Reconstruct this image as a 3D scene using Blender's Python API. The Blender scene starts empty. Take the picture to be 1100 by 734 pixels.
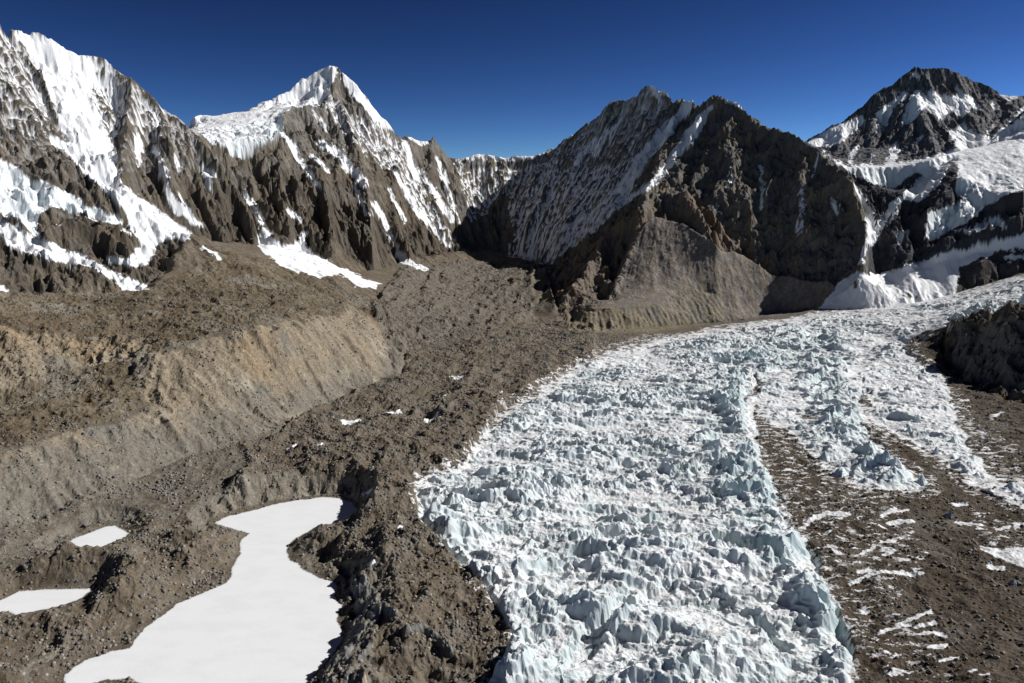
import bpy, math, time
import numpy as np
from concurrent.futures import ThreadPoolExecutor
from mathutils import Vector

T0 = time.time()
Q = 1.0      # grid density, 1.0 = about one vertex per picture pixel
rng = np.random.default_rng(7)
f4 = np.float32

def log(*a):
    print("[%5.1fs]" % (time.time() - T0), *a, flush=True)

# ------------------------------------------------------------------ camera
FPX, CX, CY = 856.0, 550.0, 367.0           # focal length and centre in photo pixels
PITCH = math.atan(157 / FPX)
cp, sp_ = math.cos(PITCH), math.sin(PITCH)

def ray(px, py):
    a = (px - CX) / FPX
    b = (CY - py) / FPX
    return a, cp + b * sp_, -sp_ + b * cp

def P(px, py, r):
    """a point seen at this direction, r metres away along the ground"""
    x, y, z = ray(px, py)
    k = r / math.hypot(x, y)
    return (x * k, y * k, z * k)

def tan_(px, py):
    x, y, z = ray(px, py)
    return z / math.hypot(x, y)

def Pz(px, py, z):
    return P(px, py, z / tan_(px, py))

def S(px, py, base, slope):
    """climb from point 'base' at the given slope until this direction is met"""
    r0 = math.hypot(base[0], base[1])
    t = tan_(px, py)
    return P(px, py, (slope * r0 - base[2]) / (slope - t))

def project(x, y, z):
    dep = y * cp - z * sp_
    up = y * sp_ + z * cp
    dep = np.maximum(dep, 1.0)
    return CX + FPX * x / dep, CY - FPX * up / dep

# ------------------------------------------------------------------ noise
POOL = ThreadPoolExecutor(4)

def pmap(fn, *arrs, chunk=120000):
    shp = arrs[0].shape
    fl = [np.ascontiguousarray(a, dtype=f4).ravel() for a in arrs]
    n = fl[0].size
    out = np.empty(n, f4)
    def job(i):
        s = slice(i, min(n, i + chunk))
        out[s] = fn(*[a[s] for a in fl])
    list(POOL.map(job, range(0, n, chunk)))
    return out.reshape(shp)

def h32(ix, iy, seed):
    h = ix.astype(np.uint32) * np.uint32(374761393) + iy.astype(np.uint32) * np.uint32(668265263) + np.uint32((seed * 2246822519) & 0xffffffff)
    h = (h ^ (h >> np.uint32(13))) * np.uint32(1274126177)
    return h ^ (h >> np.uint32(16))

def u01(h, k=0):
    return ((h >> np.uint32(k)) & np.uint32(0xffff)).astype(f4) * f4(1 / 65536.0)

def _gn(x, y, seed):
    xf, yf = np.floor(x), np.floor(y)
    ix, iy = xf.astype(np.int32), yf.astype(np.int32)
    fx, fy = x - xf, y - yf
    ux = fx * fx * fx * (fx * (fx * 6 - 15) + 10)
    uy = fy * fy * fy * (fy * (fy * 6 - 15) + 10)
    def g(dx, dy):
        h = h32(ix + dx, iy + dy, seed)
        return (u01(h) * 2 - 1) * (fx - dx) + (u01(h, 16) * 2 - 1) * (fy - dy)
    a, b, c, d = g(0, 0), g(1, 0), g(0, 1), g(1, 1)
    a = a + (b - a) * ux
    c = c + (d - c) * ux
    return (a + (c - a) * uy) * f4(1.6)

def noise(x, y, wl, seed):
    return pmap(lambda a, b: _gn(a * f4(1 / wl) + f4(seed * 3.7), b * f4(1 / wl) - f4(seed * 1.3), seed), x, y)

def fbm(x, y, wl, seed, octs=5, gain=0.5, lac=2.07, ridged=False):
    def fn(a, b):
        s = np.zeros_like(a); amp = 1.0; tot = 0; w = wl
        for k in range(octs):
            n = _gn(a * f4(1 / w) + f4((seed + k) * 3.7), b * f4(1 / w) - f4((seed + k) * 1.3), seed + k)
            if ridged:
                n = 1 - 2 * np.abs(n) * 1.4
            s += n * f4(amp); tot += amp; amp *= gain; w /= lac
        return s / f4(tot)
    return pmap(fn, x, y)

def gully(x, y, dx, dy, wl, seed):
    """stripes that run down the slope (dx,dy = unit downhill direction); branching comes from the random cells"""
    def fn(x, y, dx, dy):
        px, py = x / f4(wl), y / f4(wl)
        xf, yf = np.floor(px), np.floor(py)
        ix, iy = xf.astype(np.int32), yf.astype(np.int32)
        fx, fy = px - xf, py - yf
        sc = np.zeros_like(x); ss = np.zeros_like(x); wt = np.full_like(x, 1e-6)
        for i in (-1, 0, 1, 2):
            for j in (-1, 0, 1, 2):
                h = h32(ix + i, iy + j, seed)
                qx = fx - i + (u01(h) - f4(.5)) * f4(.8)
                qy = fy - j + (u01(h, 16) - f4(.5)) * f4(.8)
                d = qx * qx + qy * qy
                w = np.maximum(np.exp(-d * 1.7) - f4(.01), 0)
                ph = (-dy * qx + dx * qy) * f4(6.2832 * .8)
                sc += np.cos(ph) * w
                wt += w
        return sc / wt
    return pmap(fn, x, y, dx, dy)

def wedges(x, y, wl, seed, ang0, spread, s1, s2, hmin):
    """field of ice fins: the highest of many slanting roofs"""
    def fn(x, y, ang):
        px, py = x / f4(wl), y / f4(wl)
        xf, yf = np.floor(px), np.floor(py)
        ix, iy = xf.astype(np.int32), yf.astype(np.int32)
        fx, fy = px - xf, py - yf
        best = np.full_like(x, -9)
        for i in (-1, 0, 1):
            for j in (-1, 0, 1):
                h = h32(ix + i, iy + j, seed)
                h2 = h32(ix + i, iy + j, seed + 77)
                qx = fx - i - u01(h)
                qy = fy - j - u01(h, 16)
                a = ang + (u01(h2) - f4(.5)) * f4(spread)
                ca, sa = np.cos(a), np.sin(a)
                al = ca * qx + sa * qy
                ac = -sa * qx + ca * qy
                H = f4(hmin) + (1 - f4(hmin)) * u01(h2, 16)
                # gentler behind, steeper in front
                v = H - np.abs(al) * f4(s1) - np.where(ac > 0, ac * f4(s2 * .75), -ac * f4(s2 * 1.25))
                best = np.maximum(best, v)
        return best
    a0 = ang0 if isinstance(ang0, np.ndarray) else np.full(x.shape, ang0, f4)
    return pmap(fn, x, y, a0)

def sstep(a, b, x):
    t = np.clip((x - a) / (b - a), 0, 1)
    return t * t * (3 - 2 * t)

# ------------------------------------------------------------------ control lines of the relief (direction and distance)
L = []          # (points, is_crest)
def line(*pts, crest=False):
    L.append((list(pts), crest))

# glacier, debris floor
EDGE = [(520,734,-418),(551,686,-416),(515,627,-415),(484,594,-414),(453,569,-412),(442,518,-410),(496,494,-408),(545,439,-405),
        (605,401,-400),(659,374,-397),(763,352,-388),(850,341,-370)]
line(*[Pz(*e) for e in EDGE], P(879,333,2650), P(950,331,2650), P(1024,315,2780), P(1100,292,2900), P(1200,270,2950), P(1350,250,3000))
line(P(-300,900,500), P(550,1000,480), P(1400,900,500))
for y, z in ((700,-421),(620,-419),(540,-416),(470,-410),(420,-404),(385,-396)):
    line(Pz(620,y,z), Pz(760,y,z+4), Pz(860,y,z+2)) if y > 500 else line(Pz(740,y,z+4), Pz(900,y,z+2))
line(Pz(920,734,-420), Pz(1000,690,-412), Pz(1100,640,-404), Pz(1250,620,-400))
line(Pz(930,560,-412), Pz(1030,540,-409), Pz(1100,520,-407), Pz(1250,500,-400))
line(Pz(900,440,-404), Pz(1020,450,-403), Pz(1100,450,-400), Pz(1250,440,-390))
line(P(880,360,2380), P(960,350,2420), P(1010,335,2520), P(1100,312,2650), P(1300,290,2700))
# snowy pond floors
POND = {
 'a': ([(229,562),(245,555),(300,541),(345,534),(365,535),(378,541),(384,550),(378,556),(365,563),(348,568),(340,566),(330,572),(312,583),(308,585),
       (310,600),(325,610),(345,622),(362,628),(358,640),(366,650),(362,665),(368,680),(358,700),(345,715),(328,734),(320,760),(200,790),(160,738),(140,729),(110,732),
       (70,742),(68,725),(90,710),(120,700),(140,697),(150,680),(175,662),(190,648),(215,638),(245,625),(250,612),(258,595),(258,580),(268,573),(245,567)], -432.0),
 'b': ([(66,588),(85,577),(112,566),(125,565),(140,573),(125,583),(104,590),(75,591)], -424.0),
 'c': ([(-30,655),(0,645),(20,636),(60,632),(98,633),(88,643),(60,652),(20,662),(12,656),(0,657),(-20,670)], -426.0),
}
# debris plain left of the ice
line(Pz(390,734,-412), Pz(430,660,-409), Pz(420,600,-408), Pz(400,540,-406), Pz(410,480,-402), Pz(470,440,-399), Pz(560,400,-396), Pz(640,366,-392))
line(Pz(0,720,-422), Pz(120,640,-420), Pz(200,590,-420), Pz(210,540,-414), Pz(330,500,-405), Pz(400,450,-400), Pz(500,400,-393))
line(Pz(-250,800,-420), Pz(-80,720,-420), Pz(0,610,-418), Pz(150,555,-414))
# foot of the scarp on the left
toe = [Pz(-260,640,-400), Pz(-100,600,-402), Pz(0,565,-404), Pz(60,548,-404), Pz(130,525,-404), Pz(200,494,-402), Pz(260,482,-400), Pz(300,468,-398),
       Pz(330,442,-396), Pz(380,422,-393), Pz(424,406,-390), Pz(440,380,-386)]
line(*toe)
c1 = [S(-260,520,toe[0],.62), S(-100,505,toe[1],.62), S(0,485,toe[2],.62), S(41,469,toe[3],.62), S(93,455,toe[4],.62), S(140,447,toe[4],.62), S(163,434,toe[5],.62)]
line(*c1, S(160,410,toe[5],.60), S(175,376,toe[5],.60))
c2 = [S(175,376,toe[5],.60), S(215,362,toe[6],.60), S(250,352,toe[6],.60), S(300,346,toe[7],.60), S(350,340,toe[8],.60), S(395,352,toe[9],.62), S(415,375,toe[10],.62)]
line(*c2)
line(c1[2], Pz(-100,440,-325), P(-260,430,1300))
line(Pz(0,430,-318), Pz(60,415,-312), Pz(120,395,-300), c2[0])
line(P(-260,360,1600), P(-60,350,1650), P(60,345,1700), P(140,342,1700), P(230,335,1680), P(330,332,1750), P(395,352,1840))
# foot of the left mountain and the mound behind the terrace
line(P(-300,315,1850), P(0,320,1900), P(80,318,1950), P(150,315,1960))
line(P(175,296,2050), P(215,286,2120), P(245,281,2150), P(275,289,2130), P(310,303,2080), P(360,322,2000), P(400,343,1900))
line(P(364,316,2250), P(400,330,2200), P(425,350,2100), P(440,372,1990))
line(P(418,327,2330), P(391,312,2330), P(350,292,2360), P(300,272,2400), P(282,262,2430), P(240,262,2430), P(205,255,2400))
line(Pz(450,400,-388), Pz(480,362,-376), Pz(505,325,-350), P(525,298,3050), P(548,283,3450))
line(P(418,300,2700), P(455,290,2950), P(490,283,3200), P(525,278,3480), P(560,284,3480), P(575,290,3400))
line(P(560,330,2650), P(572,348,2450))
line(P(500,262,3640), P(540,272,3690), P(580,283,3600))
# left mountain
crestB = [P(-600,-80,2500), P(-300,-20,2600), P(-100,10,2700), P(0,22,2760), P(5,26,2765), P(12,33,2770), P(20,30.5,2780), P(44,35,2790), P(63,42,2800), P(85,56,2810), P(101,60.5,2820), P(115,61,2820),
          P(128,71,2810), P(139,83,2800), P(155,94,2790), P(175,110,2770), P(191,121,2750), P(203,131,2730), P(215,146,2700), P(226,155,2680), P(237,166,2650)]
line(*crestB, P(250,185,2620), P(262,205,2580), P(275,232,2520), crest=True)
line(P(60,150,2450), P(90,172,2380), P(125,205,2280), crest=False)
line(P(0,170,2300), P(40,195,2270), P(90,220,2230), P(134,240,2180))
line(P(0,238,2080), P(60,262,2050), P(110,288,2010), P(160,312,1975))
line(P(45,240,2120), P(70,232,2160), P(110,240,2150), P(140,262,2080), crest=True)
line(P(-300,150,2200), P(-100,165,2250), P(0,170,2300))
line(P(170,150,2650), P(185,190,2480), P(215,240,2440), crest=True)
line(P(143,83,2780), P(135,140,2600), P(130,190,2380), crest=True)
# hanging glacier plateau
line(P(222,160,2900), P(240,170,2960), P(262,172,3020), P(285,155,3060), P(305,150,3120))
line(P(215,147,2960), P(227,151,2990), P(249,151,3040), P(272,148,3080), P(290,144,3110), P(306,135,3170))
line(P(205,124,3420), P(216,122,3450), P(230,125,3450), P(249,121,3500), P(257,121,3520), P(271,114,3560), P(287,106,3600), P(309,95,3650), P(320,84,3680), P(334,76,3700),
     P(342,70,3710), P(350,69.5,3705), P(364,69,3700), P(375,77,3690), P(388,91,3690), P(402,110,3700), P(415,124,3720), P(424,140,3740), P(432,145,3760), P(440,147,3780), P(452,152,3850),
     P(459,152,3880), P(464,146,3890), P(466,145,3890), P(470,150,3900), P(478,162,3950), P(485,170,3975), P(491,175,3990), P(500,170,4010), P(509,166,4030), P(521,166,4050), P(543,170,4070),
     P(556,167,4075), P(570,169,4075), P(580,165,4070), P(589,159,4060), P(605,149,4050), P(614,144,4040), P(625,135,4030), P(638,128,4010), P(646,118,3990), P(655,109,3960), P(666,108,3940), P(676,107,3880),
     P(685,99,3840), P(693,92,3800), P(700,91,3760), P(706,94,3740), P(712,98,3720), P(720,102,3680), P(727,109,3650), P(739,106,3620), P(745,107,3600), P(751,113,3580), P(759,106,3560), P(767,101,3540),
     P(781,106,3510), P(792,110,3480), P(803,118,3440), P(814,129,3400), P(830,139,3350), P(849,144,3290), P(865,152,3240), P(879,159,3190), P(890,167,3150), P(895,174,3120), P(912,184,3070), P(917,195,3030),
     P(923,214,2960), P(931,238,2880), P(930,262,2800), P(924,287,2730), crest=True)
# Lingtren front
line(P(304,124,3300), P(313,115,3420), P(335,113,3450), P(347,115,3480), P(353,100,3600), P(364,69,3700), crest=True)
line(P(306,140,3200), P(300,190,2950), P(312,245,2680), crest=True)
line(P(364,100,3590), P(385,150,3350), P(394,200,3120), P(400,262,2860), crest=True)
line(P(435,150,3760), P(424,190,3400), P(425,230,3200), P(440,262,3000), crest=True)
line(P(466,145,3890), P(462,190,3700), P(480,240,3450), crest=True)
line(P(340,165,3150), P(352,210,2950), P(360,265,2700), crest=True)
line(P(245,185,2870), P(262,215,2750), P(283,246,2560), crest=False)
# feet of the cliffs
line(P(282,252,2500), P(310,264,2580), P(345,278,2640), P(375,292,2660), P(400,290,2840), P(430,282,2980), P(455,272,3120), P(490,264,3400), P(520,268,3650))
line(P(512,200,3930), P(525,230,3830), P(533,262,3730), crest=True)
# Khumbutse spur and talus
kt = [Pz(575,352,-394), Pz(610,354,-393), Pz(650,354,-393), Pz(690,352,-392), Pz(730,349,-391), Pz(780,346,-388), Pz(840,335,-372), P(879,329,2660)]
line(*kt)
ks = [S(622,331,kt[1],.75), S(655,331,kt[2],.75), S(690,329,kt[3],.75), S(725,320,kt[4],.72), S(760,313,kt[5],.68)]
line(*ks)
A0 = S(690,222,ks[2],.68)
rA = math.hypot(A0[0], A0[1])
line(A0, P(672,232,rA+10), P(652,250,rA+40), P(630,262,rA+80), P(605,280,rA+160), P(585,292,rA+250), crest=True)
line(P(650,250,rA+35), P(640,272,rA-90), P(622,300,rA-230), P(605,320,rA-330), P(612,352,2445), crest=True)
line(P(606,278,rA+100), P(590,300,rA-20), P(576,328,rA-250), crest=True)
line(A0, P(680,255,rA-80), P(668,290,rA-200), P(655,325,rA-370), crest=True)
line(A0, P(715,228,rA+15), P(730,215,rA+50), P(735,205,rA+90), P(760,232,rA-60), P(770,262,rA-150), crest=False)
line(P(735,205,rA+90), P(750,235,rA), P(765,250,rA-80), crest=True)
line(P(690,222,rA), P(690,214,rA+90), P(700,185,3230), P(715,150,3420), P(727,109,3650), crest=True)
line(P(735,205,rA+90), P(770,222,rA+70), P(800,240,rA+20), P(830,262,2880), P(860,285,2790), P(890,300,2730))
line(P(655,109,3960), P(640,170,3750), P(618,215,3560), P(600,250,3420), crest=True)
line(P(614,144,4040), P(590,190,3860), P(565,240,3700), crest=True)
line(P(575,290,3380), P(600,272,3300), P(640,240,3220), P(672,222,3150), P(690,205,3150), crest=False)
# Lho La, shoulder
line(P(896,173,3200), P(917,179,3240), P(929,180,3280), P(961,179,3320), P(978,177,3320), P(994,173,3320), P(1010,168,3380), P(1026,163.5,3450), P(1040,160,3520), P(1058,157,3580), P(1085,150,3640), P(1100,143,3660), P(1200,148,3640), P(1400,165,3500), crest=True)
line(P(917,190,3180), P(943,200,3200), P(966,206,3190), P(985,196,3200), P(1000,190,3200))
line(P(940,212,3080), P(955,225,3020), P(968,235,2960))
line(P(1022,172,3370), P(1026,185,3220), P(1015,205,3090), P(990,228,2990), crest=True)
line(P(1061,154,3720), P(1068,146,3760), P(1075,138,3800), P(1087,127,3840), P(1100,117,3880), P(1130,110,3900), P(1200,125,3900), P(1300,145,3900), P(1450,150,3900), crest=True)
line(P(1032,188,3160), P(1034,210,3060), P(1010,240,2960), P(998,257,2910))
line(P(1100,205,3080), P(1073,212,3050), P(1045,234,2990), P(1015,252,2920))
line(P(942,299,2730), P(953,295,2760), P(991,279,2840), P(1020,270,2890), P(1045,264,2930), P(1100,252,2980), P(1250,235,3000))
line(P(996,262,2890), P(1050,245,2950), P(1100,225,3020), crest=True)
line(P(1037,286,2860), P(1060,270,2900), P(1100,268,2930))
line(P(905,305,2700), P(925,294,2710), P(942,300,2715), P(965,298,2760), P(985,295,2780), P(1000,303,2780), P(1020,311,2790))
# dark knoll by the ice
ht = [Pz(969,374,-388), P(1004,364,2230), P(1020,370,2120), Pz(1024,395,-396), Pz(1037,407,-398), Pz(1062,418,-399), Pz(1084,426,-399), Pz(1110,430,-398), Pz(1200,440,-395)]
line(*ht)
line(ht[0], P(1004,356,2280), S(1030,346,ht[3],.72), S(1060,337,ht[4],.66), S(1100,326,ht[6],.62), S(1200,310,ht[8],.9), S(1350,300,ht[8],.8), crest=True)
line(P(1000,352,2330), P(1045,338,2340), P(1100,325,2350), P(1250,305,2350))
# Changtse
line(P(840,175,6600), P(867,153,6900), P(878,147,7000), P(889,139,7050), P(906,131,7150), P(919,118,7250), P(929,113,7300), P(936,103,7330), P(943,97,7380), P(954,92,7430), P(966,82,7480), P(973,77,7520), P(980,71,7550), P(984,69,7560), P(991,73,7570),
     P(1003,73,7600), P(1012,72,7620), P(1022,74,7640), P(1031,77,7650), P(1040,82,7680), P(1047,87,7690), P(1056,89,7700), P(1065,93,7700), P(1072,97,7700), P(1077,101,7700), P(1085,103,7700), P(1100,103,7700), P(1200,110,7800), P(1400,90,8000), crest=True)
line(P(984,95,7350), P(995,130,6900), P(1010,175,6400), crest=True)
line(P(940,122,7200), P(935,160,6700), crest=True)
line(P(1065,100,7600), P(1050,135,7150), P(1060,165,6700), crest=True)
line(P(800,230,6000), P(900,205,5800), P(1000,200,5800), P(1200,190,5800), P(1400,190,5800))
# hidden ground behind the crests
line(P(-600,220,3700), P(0,200,3600), P(170,190,3500))
line(P(560,225,5200), P(700,225,4700), P(800,225,4300), P(880,225,3900), P(930,220,3850), P(1000,215,4000), P(1100,200,4300), P(1400,180,4600))
line(P(640,225,6000), P(860,215,5200), P(1000,212,5000), P(1100,205,5200), P(1400,190,5300))
line(P(-600,230,5200), P(300,230,5400), P(550,235,6200), P(800,230,5200), P(960,215,4600), P(1100,205,4700), P(1400,200,4900))
line(P(-800,235,9800), P(550,235,9800), P(800,225,9800), P(1000,220,9900), P(1500,220,9800))

# ------------------------------------------------------------------ polar grid
AZ = math.radians(46)
R0, R1 = 470.0, 9500.0
NC = int(1500 * Q)
# more rows where the picture needs them
def row_radii():
    out = [R0]; r = R0
    while r < R1:
        if r < 1500: st = .00150
        elif r < 1900: st = .00135
        elif r < 4500: st = .00112
        elif r < 6300: st = .008
        elif r < 7800: st = .0014
        else: st = .01
        r *= 1 + st / Q
        out.append(r)
    return np.array(out)
RR = row_radii(); NR = len(RR)
TH = np.linspace(-AZ, AZ, NC)
log("grid", NR, NC, NR * NC)

# solve the smooth base surface on a coarser grid in (azimuth, ln r): tents between the control lines
def densify(pts, step):
    out = []
    for a, b in zip(pts[:-1], pts[1:]):
        a, b = np.array(a), np.array(b)
        n = max(1, int(np.linalg.norm(a - b) / step))
        t = np.arange(n)[:, None] / n
        out.append(a + (b - a) * t)
    out.append(np.array([pts[-1]]))
    return np.concatenate(out)

V0, V1 = math.log(R0 * .98), math.log(R1 * 1.02)
def level(n):
    return n, int(n * (V1 - V0) / (2 * AZ) * 1.0)
dense = [(densify(p, 4.0), c) for p, c in L]
pond_pts = {}
for k, (poly, z) in POND.items():
    pond_pts[k] = np.array([Pz(a, b, z) for a, b in poly])

def in_poly(px, py, poly):
    inside = np.zeros(px.shape, bool)
    n = len(poly)
    for i in range(n):
        x1, y1 = poly[i][0], poly[i][1]; x2, y2 = poly[(i + 1) % n][0], poly[(i + 1) % n][1]
        if y1 == y2: continue
        c = ((y1 > py) != (y2 > py)) & (px < (x2 - x1) * (py - y1) / (y2 - y1) + x1)
        inside ^= c
    return inside

Z = None
for n in (48, 96, 192, 384, 760):
    nc, nr = level(n)
    th = np.linspace(-AZ, AZ, nc); vv = np.linspace(V0, V1, nr)
    acc = np.zeros((nr, nc)); cnt = np.zeros((nr, nc))
    for pts, c in dense:
        a = np.arctan2(pts[:, 0], pts[:, 1]); v = np.log(np.hypot(pts[:, 0], pts[:, 1]))
        j = np.rint((a + AZ) / (2 * AZ) * (nc - 1)).astype(int); i = np.rint((v - V0) / (V1 - V0) * (nr - 1)).astype(int)
        ok = (i >= 0) & (i < nr) & (j >= 0) & (j < nc)
        w = 6.0 if c else 1.0
        np.add.at(acc, (i[ok], j[ok]), pts[ok, 2] * w); np.add.at(cnt, (i[ok], j[ok]), w)
    gx = np.exp(vv)[:, None] * np.sin(th)[None]; gy = np.exp(vv)[:, None] * np.cos(th)[None]
    fixed = cnt > 0
    val = np.where(fixed, acc / np.maximum(cnt, 1e-9), 0)
    for k, pp in pond_pts.items():
        m = in_poly(gx, gy, pp)
        fixed |= m; val[m] = POND[k][1]
    if Z is None:
        Z = np.full((nr, nc), -200.0)
    else:
        pi = np.linspace(0, Z.shape[0] - 1, nr); pj = np.linspace(0, Z.shape[1] - 1, nc)
        i0 = np.minimum(pi.astype(int), Z.shape[0] - 2); j0 = np.minimum(pj.astype(int), Z.shape[1] - 2)
        fi = (pi - i0)[:, None]; fj = (pj - j0)[None]
        Z = (Z[i0][:, j0] * (1 - fi) * (1 - fj) + Z[i0 + 1][:, j0] * fi * (1 - fj) + Z[i0][:, j0 + 1] * (1 - fi) * fj + Z[i0 + 1][:, j0 + 1] * fi * fj)
    Z[fixed] = val[fixed]
    for it in range(600 if n < 300 else (260 if n < 500 else 90)):
        Pd = np.pad(Z, 1, mode='edge')
        Zn = .25 * (Pd[:-2, 1:-1] + Pd[2:, 1:-1] + Pd[1:-1, :-2] + Pd[1:-1, 2:])
        Z = Zn; Z[fixed] = val[fixed]
log("base solved", Z.shape)
# crest closeness on the same grid
cm = np.zeros(Z.shape)
for pts, c in dense:
    if not c: continue
    a = np.arctan2(pts[:, 0], pts[:, 1]); v = np.log(np.hypot(pts[:, 0], pts[:, 1]))
    j = np.rint((a + AZ) / (2 * AZ) * (Z.shape[1] - 1)).astype(int); i = np.rint((v - V0) / (V1 - V0) * (Z.shape[0] - 1)).astype(int)
    ok = (i >= 0) & (i < Z.shape[0]) & (j >= 0) & (j < Z.shape[1])
    cm[i[ok], j[ok]] = 1
def blur(a, n):
    for _ in range(n):
        Pd = np.pad(a, 1, mode='edge'); a = (Pd[:-2, 1:-1] + Pd[2:, 1:-1] + Pd[1:-1, :-2] + Pd[1:-1, 2:] + 2 * a) / 6
    return a
crest = blur(cm, 14); crest = np.clip(crest * 5, 0, 1)
Z = blur(Z, 1)

def resample(A):
    pi = (np.log(RR) - V0) / (V1 - V0) * (A.shape[0] - 1); pj = np.linspace(0, A.shape[1] - 1, NC)
    i0 = np.clip(pi.astype(int), 0, A.shape[0] - 2); j0 = np.minimum(pj.astype(int), A.shape[1] - 2)
    fi = (pi - i0)[:, None].astype(f4); fj = (pj - j0)[None].astype(f4); A = A.astype(f4)
    T = A[i0] * (1 - fi) + A[i0 + 1] * fi
    return T[:, j0] * (1 - fj) + T[:, j0 + 1] * fj

H = resample(Z); CR = resample(crest)
X = (RR[:, None] * np.sin(TH)[None]).astype(f4); Y = (RR[:, None] * np.cos(TH)[None]).astype(f4)
R = np.broadcast_to(RR[:, None], H.shape).astype(f4)
dth = TH[1] - TH[0]
sinT, cosT = np.sin(TH)[None].astype(f4), np.cos(TH)[None].astype(f4)

def grad(H):
    """slope in world x and y"""
    hr = np.gradient(H, RR, axis=0).astype(f4)
    ht_ = (np.gradient(H, dth, axis=1) / R).astype(f4)
    return hr * sinT + ht_ * cosT, hr * cosT - ht_ * sinT

PX, PY = project(X, Y, H)                  # only used to look traced outlines up where they lie on the land
log("resampled")

# ------------------------------------------------------------------ traced outlines -> masks on the land
OX, OY, SCL = 260, 160, 1.0
CW, CH = 1100 + 2 * OX, 734 + 2 * OY
yy, xx = np.mgrid[0:CH, 0:CW]
def canvas():
    return np.zeros((CH, CW), f4)
def fill(c, poly, v=1.0):
    xs = [p[0] for p in poly]; ys = [p[1] for p in poly]
    x0, x1 = max(0, int(min(xs)) + OX - 1), min(CW, int(max(xs)) + OX + 2); y0, y1 = max(0, int(min(ys)) + OY - 1), min(CH, int(max(ys)) + OY + 2)
    m = in_poly(xx[y0:y1, x0:x1] - OX, yy[y0:y1, x0:x1] - OY, poly)
    c[y0:y1, x0:x1][m] = v
def stroke(c, pts, v=1.0):
    """pts = (x, y, half width)"""
    for (xa, ya, wa), (xb, yb, wb) in zip(pts[:-1], pts[1:]):
        w = max(wa, wb) + 2
        x0, x1 = max(0, int(min(xa, xb) - w) + OX), min(CW, int(max(xa, xb) + w) + OX + 2); y0, y1 = max(0, int(min(ya, yb) - w) + OY), min(CH, int(max(ya, yb) + w) + OY + 2)
        gx, gy = xx[y0:y1, x0:x1] - OX - xa, yy[y0:y1, x0:x1] - OY - ya
        dx, dy = xb - xa, yb - ya; l2 = dx * dx + dy * dy + 1e-9
        t = np.clip((gx * dx + gy * dy) / l2, 0, 1)
        d = np.hypot(gx - t * dx, gy - t * dy)
        m = d < (wa + (wb - wa) * t)
        c[y0:y1, x0:x1][m] = v
def cblur(c, n):
    for _ in range(n):
        Pd = np.pad(c, 1, mode='edge'); c = (Pd[:-2, 1:-1] + Pd[2:, 1:-1] + Pd[1:-1, :-2] + Pd[1:-1, 2:] + c) / 5
    return c.astype(f4)
def box(c, r):
    for ax in (0, 1):
        for _ in range(3):
            p = np.pad(c, [(r + 1, r) if a == ax else (0, 0) for a in (0, 1)], mode='edge').astype(np.float64).cumsum(ax)
            n_ = c.shape[ax]; c = (np.take(p, np.arange(2 * r + 1, 2 * r + 1 + n_), ax) - np.take(p, np.arange(0, n_), ax)) / (2 * r + 1)
    return c.astype(f4)
def look(c, jx=0, jy=0):
    u = np.clip(PX + jx + OX, 0, CW - 1.01); v = np.clip(PY + jy + OY, 0, CH - 1.01)
    i, j = v.astype(np.int32), u.astype(np.int32)
    fu, fv = (u - j).astype(f4), (v - i).astype(f4)
    return (c[i, j] * (1 - fu) * (1 - fv) + c[i, j + 1] * fu * (1 - fv) + c[i + 1, j] * (1 - fu) * fv + c[i + 1, j + 1] * fu * fv)

# ------------------------------------------------------------------ regions of the land
colpx = (CX + FPX * np.tan(TH) )[None].astype(f4) * np.ones_like(R)       # heading, as a picture column
def rline(pts):
    xs = [p[0] for p in pts]; ys = [p[1] for p in pts]
    return np.interp(colpx[0], xs, ys)[None].astype(f4)
foot = rline([(-500,1850),(0,1900),(80,1950),(150,1960),(175,2050),(215,2350),(282,2440),(330,2600),(400,2830),(455,3110),(500,3420),(545,3640),(575,3330),(590,2900),(600,2440),(690,2440),(790,2480),(879,2640),(930,2690),(1020,2770),(1100,2870),(1400,2950)])
MT = R > foot
farm = R > 5000
leftmt = MT & (colpx < 285) & (R < rline([(-600,3600),(0,3450),(170,3250),(200,2880),(240,2790),(262,2680),(285,2500)]))
ling = MT & ~leftmt & ~farm & (colpx < rline([(0,490)]) ) & (colpx < 505)
khum = MT & ~leftmt & ~ling & ~farm & (colpx < 505 + 440) & (R < 5000) & ~((R > 3130) & (colpx > 915)) & ~((colpx > 932))
khum &= ~((R > rline([(880,5000),(893,3160),(917,3060),(932,2960),(940,2700)])) & (colpx > 893))
shoul = MT & ~leftmt & ~ling & ~khum & ~farm
chang = MT & farm

gE = [(e[0], e[1]) for e in EDGE] + [(879,333),(950,331),(1024,315),(1062,305),(1100,292),(1360,250),(1360,900),(520,900)]
ice_out = canvas(); fill(ice_out, gE)
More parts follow.
